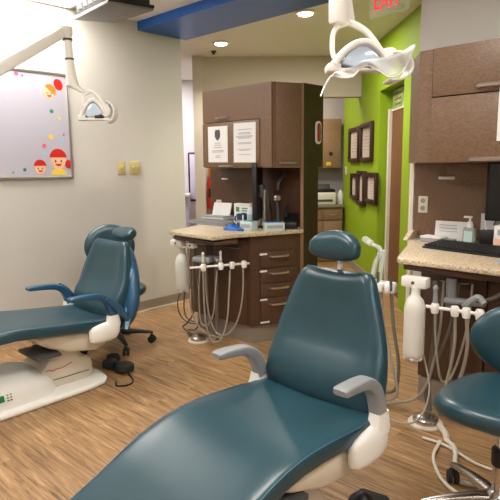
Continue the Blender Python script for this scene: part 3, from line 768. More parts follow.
# ---------------------------------------------------------------- dental lamps
def lamp(label, f, r, z, k, film):
    """local x runs across (corridor axis), y away from the camera, z up; k scales"""
    c = DG(f, r, z)
    t = thing('dental_lamp', label, 'dental lamp', c, D45, 'dental lamps')
    return t
def swept(path, hw, ht, e=3, n=18, uaxis=(0, 1, 0)):
    path = cat_rom(path, 6); rings = []; m = len(path)
    for i, p in enumerate(path):
        d = (path[min(i + 1, m - 1)] - path[max(i - 1, 0)]).normalized()
        u = V(uaxis); v = u.cross(d).normalized(); q = i / (m - 1)
        a = hw(q) if callable(hw) else hw; b = ht(q) if callable(ht) else ht
        rings.append(sring(p, u, v, a, b, e, n))
    return MB().loft(rings)
def lamp_head(t, film, mirror=1, tight=1, off=(0, 0, 0), zs=1, wing=(.115, -.02, .055, .042)):
    """head about .26 wide centred near the origin"""
    X = lambda x: x * mirror * tight + (1 - tight) * -.07
    # yoke hoop
    y1 = swept([(X(-.075), .0, .085), (X(-.09), 0, .05), (X(-.092), 0, 0), (X(-.085), 0, -.03)], .011, .009)
    yk = y1.build('yoke_arm', 'plast', t)
    y2 = swept([(X(-.08), .01, .08), (X(-.03), .01, .095), (X(.03), .01, .068), (X(.075), .01, .02), (X(.095), .01, -.015)], .016, lambda q: .012 - .004 * q)
    y2.build('yoke_arm', 'plast', t)
    # arched head shell with its lens
    sh = swept([(X(-.105), -.02, -.035), (X(-.075), -.02, .0), (X(-.03), -.02, .03), (X(.015), -.02, .034), (X(.06), -.02, .008), (X(.09), -.02, -.025)], .05, .013)
    head = sh.build('head_shell', 'plast', t); head.location = off; head.scale = (1, 1, zs)
    MB().prism([(X(-.08), -.032), (X(-.055), 0), (X(-.02), .022), (X(.015), .024), (X(.05), .0), (X(.068), -.026), (X(.03), -.04), (X(-.04), -.042)], -.055, .03, axis='y', bevel=.006).build('lens', 'lens', head)
    MB().lathe([(.012, -.05), (.03, -.045), (.036, 0), (.03, .04), (.012, .045)], (X(.098), -.01, -.012), 20, axis=(0, 1, 0)).build('pivot', 'plast', head)
    MB().box((X(-.105), -.02, -.045), (.05, .08, .028), bevel=.008).build('side_pad', 'plast', head)
    MB().box((X(-.0), -.03, -.053), (.2, .06, .012), bevel=.005).build('lower_rail', 'plast', head)
    MB().box((X(.045), -.045, -.045), (.06, .03, .02), bevel=.006).build('socket', 'black', head)
    rr = []
    for i in range(13):
        a = -1.9 + i * .3
        rr.append([V((X(wing[0] + wing[2] * math.cos(a)), -.03 + q, wing[1] + wing[3] * math.sin(a))) for q in (-.05, -.02, .02, .05)])
    wv = MB().loft(rr, closed=False).build('side_wing', 'plast', head, solid=.008)
# front lamp (scale .0039 m per px at this distance)
fl_ = lamp('white dental lamp wrapped in clear plastic film above the front chair', 2.06, .455, 1.772, 1, True)
lamp_head(fl_, True, 1, 1, (.012, 0, -.024), 1.08, (.112, -.045, .062, .045))
MB().loft([sring((x, .0, z), (1, 0, 0), (0, 1, 0), w, w, 2, 28) for x, z, w in [(-.055, .086, .02), (-.066, .09, .034), (-.068, .1, .038), (-.07, .2, .036), (-.075, .27, .033)]]).build('drop_housing', 'plast', fl_)
MB().loft([sring((x, .02, z), (1, 0, 0), (0, 1, 0), w, w, 2.4, 24) for x, z, w in [(-.01, .085, .008), (-.03, .13, .02), (-.05, .2, .028), (-.06, .27, .03)]]).build('drop_fairing', 'plast', fl_)
MB().cyl((-.07, 0, .26), (-.07, 0, .62), .026, n=20).build('drop_tube', 'plast', fl_)
MB().tube([(-.07, 0, .62), (-.3, -.25, .72)], .03, 14, smooth=False).build('balance_arm', 'plast', fl_)
MB().cyl((-.3, -.25, .68), (-.3, -.25, H - 1.772), .035, n=20).build('ceiling_post', 'plast', fl_)
MB().lathe([(.035, H - 1.772 - .05), (.08, H - 1.772 - .04), (.09, H - 1.772 - .001)], (-.3, -.25, 0), 24).build('ceiling_plate', 'plast', fl_)
# film: wavy sheet hanging below the head
rr = []
base = [(-.147, -.178), (-.13, -.14), (-.108, -.108), (-.075, -.116), (-.035, -.112), (-.01, -.088), (.02, -.072), (.055, -.092), (.1, -.115), (.145, -.098), (.172, -.05), (.186, -.006)]
top = [(-.112, -.108), (-.104, -.1), (-.09, -.09), (-.06, -.084), (-.03, -.075), (-.01, -.062), (.02, -.05), (.06, -.045), (.1, -.04), (.135, -.03), (.16, -.015), (.182, .0)]
for q in range(6):
    w = q / 5
    rr.append([V((a[0] * (1 - w) + b[0] * w, -.085 + .012 * math.sin(i * .5 + q * .8), a[1] * (1 - w) + b[1] * w)) for i, (a, b) in enumerate(zip(cat_rom([(x, 0, z) for x, z in base], 3), cat_rom([(x, 0, z) for x, z in top], 3))) for a, b in [((a.x, a.z), (b.x, b.z))]])
fm = MB().loft(rr, closed=False).build('barrier_film', 'film', fl_, solid=.0012, angle=180)
MB().tube([(x, -.085 + .012 * math.sin(i * 1.5), z) for i, (x, z) in enumerate(base)], .0032, 6).build('film_edge', 'plast', fm)
# lamp over the far chair
ll = lamp('white dental lamp on a long arm in front of the whiteboard corner', 3.52, -.87, 1.735, 1, False)
lamp_head(ll, False, 1, .74, (.006, 0, -.012), 1.3, (.115, -.02, .06, .048))
MB().loft([sring((x, .0, z), (1, 0, 0), (0, 1, 0), w, w, 2, 24) for x, z, w in [(-.075, .085, .018), (-.125, .115, .034), (-.148, .13, .04), (-.15, .17, .034), (-.157, .25, .027), (-.157, .285, .026)]]).build('drop_housing', 'plast', ll)
DT = V((-.158, 0, 0))
MB().cyl(DT + V((0, 0, .28)), DT + V((-.004, 0, .43)), .024, n=20).build('drop_tube', 'plast', ll)
MB().lathe([(.027, 0), (.029, .006), (.027, .012)], DT + V((0, 0, .283)), 20).build('collar_ring', 'dgrey', ll)
MB().lathe([(.03, 0), (.031, .006), (.03, .012)], DT + V((-.004, 0, .40)), 20).build('collar_ring', 'dgrey', ll)
MB().box(DT + V((-.015, 0, .455)), (.085, .06, .07), bevel=.02).build('elbow', 'plast', ll)
# balance arm runs down towards the post (along the room's y axis)
d = DG(0, 0, 0)
av = V((-S, -S, 0))  # world -y in the lamp's axes
av = V((-math.sin(D45), -math.cos(D45), 0))
p0 = DT + V((-.02, 0, .455)); p1 = p0 + av * .95 + V((0, 0, -.62))
AR = MB(); rings = []
for q in [0, .02, .5, .98, 1]:
    pp = p0 + (p1 - p0) * q; dd = (p1 - p0).normalized(); u = dd.cross(V((0, 0, 1))).normalized(); v = u.cross(dd)
    w = .03 + .01 * q
    rings.append(sring(pp, u, v, .026 * (1 if 0 < q < 1 else .8), w * (1 if 0 < q < 1 else .8), 5, 20))
AR.loft(rings).build('balance_arm', 'plast', ll)
MB().cyl(p1 + V((0, 0, -.06)), V((p1.x, p1.y, H - 1.735)), .035, n=20).build('ceiling_post', 'plast', ll)
MB().lathe([(.035, H - 1.735 - .05), (.08, H - 1.735 - .04), (.09, H - 1.735 - .001)], (p1.x, p1.y, 0), 24).build('ceiling_plate', 'plast', ll)

# ---------------------------------------------------------------- whiteboard
wb = thing('whiteboard', 'whiteboard with cartoon children stickers on the left wall', 'whiteboard', (XL, 1.3, 1.28))
WY0, WY1, WZ0, WZ1 = .3, 2.235, 1.28, 2.09
MB().box((XL + .008, (WY0 + WY1) / 2, (WZ0 + WZ1) / 2), (.012, WY1 - WY0 - .02, WZ1 - WZ0 - .02)).build('surface', 'board', wb, world=True)
f = MB()
for z in (WZ0, WZ1): f.box((XL + .01, (WY0 + WY1) / 2, z), (.02, WY1 - WY0 + .02, .022), bevel=.003)
for y in (WY0, WY1): f.box((XL + .01, y, (WZ0 + WZ1) / 2), (.02, .022, WZ1 - WZ0), bevel=.003)
f.build('frame', 'steel', wb, world=True)
def disc(mb, y, z, ry, rz_, x=0, n=24, a0=0, a1=2 * PI, rot=0):
    pts = []
    for i in range(n + (0 if a1 - a0 > 6.2 else 1)):
        a = a0 + (a1 - a0) * i / n
        u, w = ry * math.cos(a), rz_ * math.sin(a)
        pts.append((y + u * math.cos(rot) - w * math.sin(rot), z + u * math.sin(rot) + w * math.cos(rot)))
    return mb.prism(pts, XL + .0145 + x, XL + .0155 + x, axis='x')
def kid(y, z, s, rot, hair, shirt):
    st_ = disc(MB(), y, z, .075 * s, .085 * s, 0, rot=rot).build('sticker_head', 'skin', wb, world=True)
    disc(MB(), y - .012 * s * math.sin(rot), z + .018 * s, .082 * s, .082 * s, .0006, 24, .05, PI - .05, rot).build('sticker_hair', hair, st_, world=True)
    e = MB(); disc(e, y - .028 * s, z - .012 * s, .008 * s, .012 * s, .0006, 10); disc(e, y + .028 * s, z - .012 * s, .008 * s, .012 * s, .0006, 10)
    e.build('sticker_eyes', 'printd', st_, world=True)
    disc(MB(), y, z - .035 * s, .03 * s, .022 * s, .0006, 12, PI, 2 * PI).build('sticker_mouth', 'red', st_, world=True)
    if shirt:
        disc(MB(), y, z - .135 * s, .075 * s, .06 * s, -.0002, 16, 0, PI).build('sticker_shirt', shirt, st_, world=True)
kid(2.12, 1.42, .88, 0, 'red', 'yellow'); kid(1.965, 1.36, .62, 0, 'red', None)
kid(2.08, 1.945, .62, -.7, 'orange', None)
disc(MB(), 2.16, 2.01, .036, .045, rot=.4).build('sticker_balloon', 'red', wb, world=True)
disc(MB(), 2.205, 1.385, .03, .035).build('sticker_ball', 'red', wb, world=True)
for c, ps in {'cgreen': [(2.09, 1.8, .016), (1.84, 1.345, .014), (1.75, 1.325, .007)], 'pink': [(1.83, 2.06, .016), (2.01, 1.53, .017), (1.875, 2.05, .009), (2.18, 1.62, .01)],
              'yellow': [(2.07, 1.6, .02), (2.15, 1.75, .012), (1.7, 1.3, .008)], 'cblue': [(2.16, 1.58, .022), (2.0, 1.47, .018), (1.93, 2.0, .014), (1.7, 2.06, .009), (1.95, 1.9, .012), (2.03, 1.63, .012), (2.19, 1.7, .008)]}.items():
    for y, z, r in ps: disc(MB(), y, z, r, r, .0002, 14).build('sticker_dot', c, wb, world=True)

# switches on the left wall
def plate(name, label, y, w, toggles, m='almond'):
    t = thing(name, label, 'light switch', (XL, y, 1.35), 0, 'switch plates')
    MB().box((.004, 0, 0), (.008, w, .118), bevel=.003).build('plate', m, t)
    for k in toggles: MB().box((.011, k, 0), (.016, .012, .026), bevel=.003, rot=Euler((0, .3, 0))).build('toggle', m, t)
plate('light_switch', 'single almond light switch on the left wall', 2.718, .078, [0])
plate('light_switch', 'double almond light switch beside the single one', 2.86, .118, [-.024, .024])

# projector
pj = thing('projector', 'silver projector hanging from the ceiling above the whiteboard', 'projector', (-3.45, 2.24, 2.42))
q = [(-3.76, 2.115), (-3.633, 2.376), (-3.172, 2.395), (-3.232, 2.068)]
MB().prism(q, 2.42, 2.445, bevel=.006).build('bottom_plate', 'silver', pj, world=True)
cx = sum(p[0] for p in q) / 4; cy = sum(p[1] for p in q) / 4
qs = [((p[0] - cx) * .93 + cx, (p[1] - cy) * .93 + cy) for p in q]
MB().prism(qs, 2.445, 2.54, bevel=.012).build('body', 'projw', pj, world=True)
e = MB(); a, b = V((*q[3], 2.447)), V((*q[2], 2.447)); e.tube([a, (a + b) / 2, b], .012, 8); e.build('front_bezel', 'black', pj, world=True)
e = MB(); a, b = V((*q[1], 2.428)), V((*q[0], 2.428))
e.tube([b + (a - b) * .3, a + (b - a) * .05], .004, 6, smooth=False); e.build('vent_slot', 'black', pj, world=True)
for k in range(5):
    pa = V((*qs[3], 2.5)) * (1 - (k + 1) / 6) + V((*qs[0], 2.5)) * ((k + 1) / 6)
    MB().box(pa, (.045, .012, .05), rz=.1).build('vent', 'black', pj, world=True)
MB().cyl((cx, cy, 2.53), (cx, cy, H), .03, n=16).build('mount_pole', 'dgrey', pj, world=True)
MB().lathe([(.03, H - .03), (.08, H - .02), (.08, H - .001)], (cx, cy, 0), 20).build('ceiling_plate', 'dgrey', pj, world=True)

# exit sign hanging from the ceiling
es = thing('exit_sign', 'clear exit sign with red letters hanging by the green wall', 'exit sign', DG(3.4, .94, 2.345), D45 - .85)
MB().box((0, 0, 0), (.28, .008, .2), bevel=.002).build('panel', 'acrylic', es)
MB().box((0, 0, .118), (.29, .04, .03), bevel=.004).build('housing', 'steel', es)
for x in (-.1, .1): MB().cyl((x, 0, .12), (x, 0, H - 2.345), .006, n=8).build('hanger', 'steel', es)
cu = bpy.data.curves.new('letters', 'FONT'); cu.body = 'EXIT'; cu.size = .17; cu.extrude = .002; cu.align_x = 'CENTER'; cu.align_y = 'CENTER'
cu.materials.append(M['exitred'])
lt = bpy.data.objects.new('letters', cu); C.objects.link(lt); lt.parent = es; lt.location = (-.01, -.008, -.005); lt.rotation_euler = (PI / 2, 0, 0)
bpy.context.view_layer.update()
lme = bpy.data.meshes.new_from_object(lt.evaluated_get(bpy.context.evaluated_depsgraph_get()))
l2 = bpy.data.objects.new('letters', lme); C.objects.link(l2); l2.parent = es; l2.location = lt.location; l2.rotation_euler = lt.rotation_euler
bpy.data.objects.remove(lt); l2.name = 'letters'; l2.scale = (.55, 1, 1)
tag(MB().lathe([(.07, 0), (.07, -.02), (.05, -.04), (.02, -.042)], DG(4.62, 1.33, H)).build('smoke_detector', 'trimw'),
    'round white smoke detector on the ceiling beside the exit sign', 'smoke detector')

# ---------------------------------------------------------------- green wall: certificates, switch, door sign
def certificate(label, f0, f1, z0, z1, dep):
    t = thing('certificate_frame', label, 'picture frame', DG((f0 + f1) / 2, RG, (z0 + z1) / 2), D45, 'framed certificates')
    w, h = f0 - f1, z1 - z0; b = .05
    fr = MB()
    for s in (-1, 1):
        fr.box((-dep / 2, s * (w / 2 - b / 2), 0), (dep, b, h), bevel=.004); fr.box((-dep / 2, 0, s * (h / 2 - b / 2)), (dep, w - b, b), bevel=.004)
    fr.build('frame', 'darkframe', t)
    pp = MB().box((-.006, 0, 0), (.008, w - b, h - b)).build('certificate', 'matte', t)
    ln = MB()
    for k in range(6): ln.box((-.0108, 0, h * (.24 - k * .085)), (.001, (w - .2) * (.5 + .4 * ((k * 7) % 3) / 2), .008))
    ln.ball((-.0108, 0, -h * .3), .02, (.05, 1, 1))
    ln.build('print', 'print', pp)
certificate('upper dark framed certificate closer to the copy room', 7.15, 6.58, 1.385, 1.815, .04)
certificate('upper dark framed certificate closer to the brown door', 6.5, 5.95, 1.385, 1.825, .04)
certificate('small framed certificate in the lower row beside the wall switch', 7.02, 6.64, .92, 1.245, .035)
certificate('middle framed certificate of the lower row on the green wall', 6.6, 6.24, .87, 1.28, .045)
certificate('lower row framed certificate closer to the brown door', 6.2, 5.72, .92, 1.265, .04)
gs = thing('light_switch', 'small light switch plate on the green wall edge', 'light switch', DG(7.42, RG, 1.27), D45)
MB().box((-.004, 0, 0), (.008, .12, .12), bevel=.003).build('plate', 'outlet', gs)
MB().box((-.01, 0, 0), (.012, .03, .05), bevel=.003).build('rocker', 'outlet', gs)
ds = thing('door_sign', 'green patterned sign panel above the brown corridor door', 'sign', DG((NF + FF) / 2 - .1, RG + ND, 2.0), D45)
MB().box((-.012, 0, 0), (.024, .8, .19), bevel=.004).build('panel', 'signg', ds)
e = MB()
for k, z in enumerate((.05, .0, -.05)): e.box((-.026, .22, z), (.004, .26 - k * .05, .012))
e.tube([(-.026, -.05, -.06), (-.026, -.12, .06)], .012, 6, smooth=False); e.tube([(-.026, -.12, -.06), (-.026, -.05, .06)], .012, 6, smooth=False)
e.tube([(-.026, -.2, -.06), (-.026, -.26, .06)], .012, 6, smooth=False)
e.build('lettering', 'doorwood', ds)
MB().box((-.014, 0, -.1), (.03, .82, .014)).build('lower_edge', 'trimw', ds)

# ---------------------------------------------------------------- copy room
cb = thing('base_cabinet', 'tan base cabinets in the copy room under the printer', 'cabinet', DG(7.7, .8), D45, 'base cabinets')
MB().box((0, .02, .385), (1.36, .54, .77)).build('body', 'copywood', cb)
for k in range(5):
    d = MB().box((-.54 + k * .27, -.262, .3), (.262, .018, .56), bevel=.003).build('door', 'copywood', cb)
    MB().box((-.54 + k * .27, -.262, .67), (.262, .018, .14), bevel=.003).build('drawer', 'copywood', cb)
    bar_handle(MB(), (-.59 + k * .27, -.27, .67), (-.49 + k * .27, -.27, .67), (0, -1, 0), .004).build('handle', 'steel', d)
tag(MB().box((0, 0, 0), (1.38, .58, .035), bevel=.004).xf(Matrix.Translation(DG(7.7, .8, .788)) @ Matrix.Rotation(D45, 4, 'Z')).build('countertop', 'base'),
    'grey brown counter in the copy room holding the printer', 'countertop', 'granite countertops')
cw = thing('wall_cabinet', 'tan wall cabinets in the copy room above the printer', 'cabinet', DG(7.82, .76, 1.31), D45, 'wall cabinets')
MB().box((0, 0, .34), (1.46, .34, .68)).build('body', 'copywood', cw)
for k in range(5): MB().box((-.58 + k * .29, -.178, .34), (.285, .016, .67), bevel=.003).build('door', 'copywood', cw)
mg = MB().lathe([(.028, 0), (.028, .006)], (.58, -.187, .2), 14, axis=(0, -1, 0)); mg.build('magnet', 'darkframe', cw)
mg = MB().box((.55, -.188, .06), (.07, .004, .05), bevel=.001); mg.build('sticky_note', 'yellow', cw)
pr = thing('printer', 'white and black printer on the copy room counter', 'printer', DG(7.62, 1.22, .806), D45)
MB().box((0, 0, .085), (.34, .36, .17), bevel=.02).build('body', 'plast', pr)
MB().box((0, .02, .19), (.33, .32, .05), bevel=.015).build('top_cover', 'black', pr)
MB().box((0, .1, .24), (.26, .02, .09), bevel=.008, rot=Euler((-.5, 0, 0))).build('paper_tray', 'dgrey', pr)
MB().box((0, -.182, .06), (.24, .012, .03), bevel=.003).build('output_slot', 'dgrey', pr)
tag(MB().lathe([(.04, 0), (.042, .01), (.042, .14), (.02, .18), (.018, .2)], DG(7.6, 1.48, .806), 18).build('bottle', 'plast'), 'white bottle beside the printer in the copy room', 'bottle')
bd = thing('document_scanner', 'black desktop machine beside the printer', 'machine', DG(7.62, .9, .806), D45)
MB().box((0, 0, .09), (.18, .3, .18), bevel=.02).build('body', 'black', bd); MB().box((0, -.1, .19), (.16, .08, .02), bevel=.006).build('lid', 'dgrey', bd)

# hall beyond the left wall: mirror and low unit
hm = thing('wall_mirror', 'dark framed mirror on the white hall wall', 'mirror', DG(8.3, -.645, 1.2), D45)
MB().box((-.0, -.012, 0), (.16, .024, .74), bevel=.02).build('frame', 'darkframe', hm)
MB().box((-.0, -.026, 0), (.11, .006, .68), bevel=.002).build('glass', 'lav', hm)
hs = thing('hall_counter', 'pale lavender counter unit in the hall', 'counter', DG(8.05, -.95, 0), D45)
MB().box((0, 0, .46), (.5, .36, .92), bevel=.004).build('body', 'lav', hs); MB().box((0, -.02, .94), (.54, .42, .04), bevel=.004).build('top', 'white_wall', hs)
tag(MB().lathe([(.03, 0), (.045, .02), (.05, .08), (.02, .13), (.015, .18)], DG(8.0, -.83, .96), 16).build('vase', 'lav'), 'small lavender vase on the hall counter', 'vase')
fe = thing('fire_extinguisher', 'red extinguisher with an orange top beside the rear station', 'fire extinguisher', DG(6.53, -.3, .84), D45)
MB().lathe([(.03, 0), (.05, .01), (.052, .3), (.04, .36), (.02, .39), (.018, .42)], n=24).build('cylinder', 'red', fe)
MB().lathe([(.025, .4), (.03, .43), (.03, .5), (.015, .53)], n=18).build('valve', 'orange', fe)
MB().tube([(.02, 0, .44), (.07, -.02, .4), (.07, -.03, .25), (.065, -.02, .12)], .01, 8).build('hose', 'black', fe)
MB().box((0, -.053, .2), (.06, .004, .1)).build('tag', 'black', fe)

# ---------------------------------------------------------------- notices
def notice(label, x, y, z, w, h, emblem):
    t = thing('paper_notice', label, 'notice', (x, y, z), 0, 'paper notices on the cabinet')
    pg = MB().box((0, -.001, 0), (w, .002, h), rot=Euler((0, .012, 0))).build('sheet', 'paper', t)
    l = MB()
    if emblem:
        MB().prism([(-.03, .1), (-.018, .118), (.0, .112), (.018, .118), (.03, .1), (.03, .06), (.015, .04), (0, .03), (-.015, .04), (-.03, .06)], -.0035, -.002, axis='y').build('shield_emblem', 'printd', pg)
        for k, (ww, z_) in enumerate([(.07, .01), (.08, -.006), (.1, -.024), (.14, -.05), (.13, -.06), (.05, -.09), (.06, -.102)]): l.box((0, -.0025, z_), (ww, .001, .005))
    else:
        for k, (ww, z_) in enumerate([(.15, .1), (.12, .075), (.14, .066), (.17, .05), (.17, .042), (.13, .034), (.15, 0), (.14, -.008), (.15, -.05), (.1, -.058), (.13, -.09)]): l.box((0, -.0025, z_), (ww, .001, .0045))
    l.build('print', 'print', pg)
notice('white paper notice with a shield emblem on the cabinet door', -3.215, UY - .025, 1.527, .228, .285, True)
notice('cream paper notice full of text lines on the cabinet door', -2.915, UY - .025, 1.53, .235, .3, False)

# ---------------------------------------------------------------- rear counter things
TZ = .8665
def outlet(label, x, y, z, slots=True):
    t = thing('power_outlet', label, 'power outlet', (x, y, z), 0, 'power outlets')
    MB().box((0, -.004, 0), (.066, .008, .108), bevel=.003).build('plate', 'outlet', t)
    for s in (-1, 1): MB().lathe([(.016, 0), (.016, .003)], (0, -.008, s * .024), 16, axis=(0, -1, 0)).build('socket', 'grey', t)
outlet('ivory power outlet low on the rear station back panel', -3.555, 3.336, 1.0)
outlet('ivory power outlet above the papers by the sanitizer', -1.595, 3.324, 1.09)
def keyboard(label, x, y, z, w, d, rz, m='black'):
    t = thing('keyboard', label, 'keyboard', (x, y, z), rz, 'keyboards')
    MB().prism([(-d / 2, 0), (d / 2, 0), (d / 2, .026), (-d / 2, .012)], -w / 2, w / 2, axis='x', bevel=.003).build('body', m, t)
    k = MB(); nr = 6; nc = 18
    for i in range(nr):
        for j in range(nc):
            yy = -d / 2 + .02 + i * (d - .035) / (nr - 1) * .98
            k.box((-w / 2 + .02 + j * (w - .04) / (nc - 1), yy, .0185 + .014 * (yy + d / 2) / d), ((w - .04) / (nc - 1) * .82, (d - .035) / (nr - 1) * .78, .008))
    k.build('keys', 'rubber' if m == 'black' else 'grey', t)
    return t
keyboard('grey keyboard lying in front of the paper pile on the rear counter', -3.38, 3.07, TZ, .46, .13, .0, 'grey')
pp = thing('paper_stack', 'pile of white papers on the rear counter behind the keyboard', 'paper stack', (-3.46, 3.24, TZ))
for k in range(4):
    MB().box((.005 * (k % 2), 0, .012 + k * .014), (.28 - .01 * k, .17, .012), rz=.04 * (k - 1.5), bevel=.002).build('sheaf', 'paper' if k % 2 == 0 else 'print', pp)
MB().box((.02, .02, .11), (.2, .01, .12), rot=Euler((-.3, 0, .1))).build('upright_sheet', 'paper', pp)
bx = thing('tissue_box', 'white carton standing against the rear back panel', 'box', (-3.16, 3.295, TZ))
MB().box((0, 0, .085), (.27, .06, .17), bevel=.003).build('carton', 'paper', bx)
e = MB()
for k in range(3): e.box((.03, -.031, .13 - k * .02), (.14, .001, .009))
e.box((-.09, -.031, .12), (.04, .001, .04)); e.build('print', 'cgreen', bx)
mgp = thing('mug', 'navy mug beside the white bottle on the rear counter', 'mug', (-3.07, 3.13, TZ))
MB().lathe([(.035, 0), (.042, .005), (.044, .1), (.041, .1), (.038, .012), (.0, .01)], n=28).build('cup', 'navy', mgp)
MB().tube([(-.04, 0, .08), (-.07, 0, .075), (-.075, 0, .045), (-.04, 0, .025)], .006, 8).build('handle', 'navy', mgp)
MB().lathe([(.0445, .03), (.0447, .032), (.0447, .05), (.0445, .052)], n=28).build('band', 'print', mgp)
bo = thing('lotion_bottle', 'white bottle with cap beside the navy mug', 'bottle', (-2.985, 3.15, TZ))
MB().lathe([(.028, 0), (.032, .005), (.033, .12), (.026, .145), (.014, .155), (.012, .16)], n=24).build('body', 'paper', bo)
MB().lathe([(.016, .158), (.016, .185), (.012, .19)], n=18).build('cap', 'plast2', bo)
MB().lathe([(.0335, .04), (.0337, .041), (.0337, .1), (.0335, .101)], n=24).build('label', 'cblue', bo)
mn = thing('monitor', 'black monitor turned edge on at the rear station', 'monitor', (-2.88, 3.12, TZ), math.radians(124), 'monitors')
MB().box((0, 0, .29), (.34, .035, .44), bevel=.006).build('housing', 'black', mn)
MB().box((0, .0185, .29), (.31, .002, .4)).build('screen', 'screen', mn)
MB().cyl((0, -.05, .0), (0, -.05, .3), .016, n=14).build('stand_post', 'steel', mn)
MB().box((0, -.035, .29), (.1, .03, .1), bevel=.006).build('mount', 'dgrey', mn)
MB().lathe([(.05, 0), (.05, .01), (.02, .018)], (0, -.05, 0), 24).build('stand_base', 'black', mn)
MB().tube([(.05, -.055, .3), (.03, -.09, .2), (.06, -.1, .12), (.02, -.11, .02)], .006, 6).build('cable', 'black', mn)
am = MB().lathe([(.02, 0), (.032, .015), (.032, .04), (.02, .055)], (-2.74, 3.17, TZ + .24), 18, axis=(1, -.4, 0))
aj = am.build('arm_joint', 'castalu', mn, world=True)
am = MB().tube([(-2.74, 3.2, TZ), (-2.74, 3.2, TZ + .14), (-2.73, 3.18, TZ + .26)], .014, 10).tube([(-2.74, 3.2, TZ + .3), (-2.73, 3.2, TZ + .36), (-2.74, 3.3, TZ + .42)], .012, 8)
am.build('swivel_arm', 'dgrey', aj, world=True)
for nm, lab, x, y, sx, sy, sz, rz_, m1, m2 in [
        ('carton_box', 'pale teal carton below the edge on monitor', -2.82, 2.95, .11, .08, .07, .15, 'tealbox', 'cgreen'),
        ('glove_box', 'blue and white glove box on the rear counter corner', -2.67, 3.07, .15, .1, .06, .9, 'tealbox', 'bluep')]:
    t = thing(nm, lab, 'box', (x, y, TZ), rz_)
    MB().box((0, 0, sz / 2), (sx, sy, sz), bevel=.003).build('carton', m1, t)
    MB().box((0, 0, sz + .001), (sx * .8, sy * .7, .003), bevel=.001).build('printed_top', m2, t)
    MB().box((0, -sy / 2 - .001, sz / 2), (sx * .8, .002, sz * .4)).build('print', 'print', t)
tag(MB().tube([(-2.9, 2.97, TZ), (-2.91, 2.98, TZ + .11)], .006, 8, smooth=False).build('pen', 'paper'), 'thin white rod standing by the pale teal carton', 'pen')
dv = thing('telephone', 'black desk telephone in the corner of the rear counter', 'telephone', (-2.64, 3.235, TZ), .6)
MB().prism([(-.06, 0), (.06, 0), (.06, .12), (-.06, .05)], -.055, .055, axis='x', bevel=.008).build('body', 'black', dv)
MB().box((-.035, .02, .13), (.03, .15, .03), bevel=.01, rot=Euler((.5, 0, 0))).build('handset', 'rubber', dv)
gl = thing('glove_pile', 'crumpled blue glove on the rear counter edge', 'glove', (-2.92, 2.88, TZ))
rr = []
for q in range(9):
    a = q / 8
    rr.append([V((-.085 + .17 * a, .0, .0)) + V((.01 * math.sin(q * 2), .05 * math.sin(PI * (.15 + .8 * a)) * math.cos(b_), max(0, .045 * math.sin(PI * (.12 + .8 * a)) * math.sin(b_) * (1 + .25 * math.sin(q * 2.3 + 3 * b_))))) for b_ in [2 * PI * j / 16 for j in range(16)]])
MB().loft(rr).build('palm', 'bluep', gl, angle=60)
MB().tube([(.06, 0, .015), (.1, -.015, .012), (.125, -.02, .01)], .01, 8).build('finger', 'bluep', gl)

# ---------------------------------------------------------------- right counter things
keyboard('black keyboard on the counter beside the hand sanitizer', -1.16, 2.99, TZ, .47, .19, math.radians(-10))
ms = thing('mouse', 'pale blue mouse at the front edge of the counter', 'mouse', (-.845, 2.64, TZ + .001))
MB().ball((0, 0, .02), .04, (.75, 1.2, .5)).build('shell', 'cblue', ms); MB().box((0, -.02, .03), (.006, .02, .006), bevel=.002).build('wheel', 'grey', ms)
ps = thing('paper_stack', 'white papers leaning against the back panel beside the sanitizer', 'paper stack', (-1.4, 3.26, TZ))
MB().box((.02, .02, .066), (.21, .01, .125), rot=Euler((-.15, 0, .05))).build('upright_sheet', 'paper', ps)
MB().box((-.04, -.03, .012), (.2, .1, .02), rz=.1, bevel=.002).build('sheaf', 'print', ps); MB().box((-.07, -.035, .03), (.14, .09, .012), rz=-.1, bevel=.002).build('folder', 'paper', ps)
e = MB()
for k in range(4): e.box((.0, .008 + k * .003, .105 - k * .02), (.11, .002, .004), rot=Euler((-.15, 0, .05)))
e.build('print', 'print', ps)
sb = thing('sanitizer_bottle', 'clear pump bottle of hand sanitizer on the counter', 'bottle', (-1.235, 3.19, TZ))
MB().box((0, 0, .055), (.072, .045, .11), bevel=.012).build('body', 'gel', sb)
MB().box((0, -.0235, .055), (.05, .001, .07)).build('label', 'cgreen' if False else 'tealbox', sb)
MB().lathe([(.02, .108), (.021, .12), (.016, .14), (.008, .146)], n=20).build('collar', 'paper', sb)
pm = MB().cyl((0, 0, .14), (0, 0, .166), .006, n=10); pm.box((-.012, 0, .17), (.05, .018, .012), bevel=.004); pm.build('pump', 'paper', sb)
pc = thing('pen_cup', 'black pen cup beside the peach carton', 'pen cup', (-1.13, 3.2, TZ))
MB().prism([(-.04, -.035), (.04, -.035), (.04, .035), (-.04, .035)], 0, .1, bevel=.006).build('cup', 'black', pc)
tag(MB().box((-1.13, 3.3, TZ + .095), (.16, .015, .18)).build('envelope_rack', 'paper'), 'white card standing behind the black pen cup', 'card')
tag(MB().tube([(-1.145, 3.2, TZ + .1), (-1.15, 3.2, TZ + .17)], .005, 8, smooth=False).build('pen', 'paper'), 'white pen standing in the black pen cup', 'pen')
gb = thing('glove_box', 'peach and white carton at the edge beside the pen cup', 'box', (-.98, 3.13, TZ))
MB().box((0, 0, .07), (.16, .09, .14), bevel=.003).build('carton', 'paper', gb)
MB().box((0, -.046, .045), (.16, .002, .05)).build('printed_band', 'peach', gb); MB().box((-.03, -.046, .105), (.06, .002, .03)).build('print', 'print', gb)
m2 = thing('monitor', 'black monitor above the counter beside the pen cup', 'monitor', (-.88, 3.2, TZ), 0, 'monitors')
MB().box((0, 0, .325), (.54, .045, .34), bevel=.008).build('housing', 'black', m2)
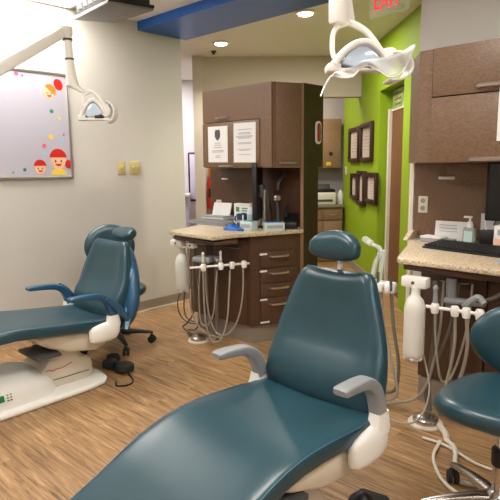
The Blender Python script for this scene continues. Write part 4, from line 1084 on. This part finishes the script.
MB().box((0, -.0235, .33), (.5, .002, .3)).build('screen', 'screen', m2)
MB().cyl((0, .03, 0), (0, .03, .3), .02, n=14).build('stand_post', 'dgrey', m2); MB().lathe([(.07, 0), (.07, .012), (.03, .02)], (0, .03, 0), 28).build('stand_base', 'black', m2)
MB().tube([(-.26, .09, .48), (-.25, .1, .4), (-.2, .1, .3), (-.22, .1, .22), (-.25, .08, .12)], .004, 6).build('cable', 'black', m2)
nt_ = thing('paper_notice', 'white paper edge taped to the cabinet door above the monitor', 'notice', (-.885, RY - .019, 1.6), 0, 'paper notices on the cabinet')
MB().box((0, -.001, 0), (.2, .002, .28)).build('sheet', 'paper', nt_)

# ---------------------------------------------------------------- camera, world
f_, pit, yaw, rol = 535.95, math.radians(8.8782617), math.radians(43.60824555), math.radians(-.7141309)
fw = V((-math.sin(yaw) * math.cos(pit), math.cos(yaw) * math.cos(pit), -math.sin(pit)))
r0 = fw.cross(V((0, 0, 1))).normalized(); u0 = r0.cross(fw)
r1 = r0 * math.cos(rol) + u0 * math.sin(rol); u1 = -r0 * math.sin(rol) + u0 * math.cos(rol)
cam = bpy.data.cameras.new('camera'); co = bpy.data.objects.new('camera', cam); C.objects.link(co)
mw = Matrix.Identity(4)
for i in range(3): mw[i][0] = r1[i]; mw[i][1] = u1[i]; mw[i][2] = -fw[i]; mw[i][3] = (0, 0, 1.35)[i]
co.matrix_world = mw
cam.sensor_width = 36; cam.lens = 36 * f_ / 500; cam.clip_start = .02
bpy.context.scene.camera = co
w = bpy.data.worlds.new('world'); bpy.context.scene.world = w; w.use_nodes = True
w.node_tree.nodes['Background'].inputs['Color'].default_value = (1, .96, .9, 1); w.node_tree.nodes['Background'].inputs['Strength'].default_value = .1
sc = bpy.context.scene
sc.view_settings.view_transform = 'Standard'; sc.view_settings.look = 'None'; sc.view_settings.gamma = 1; sc.view_settings.use_curve_mapping = False
sc.view_settings.exposure = 0.15
sc.cycles.use_denoising = True
sc.cycles.max_bounces = 8
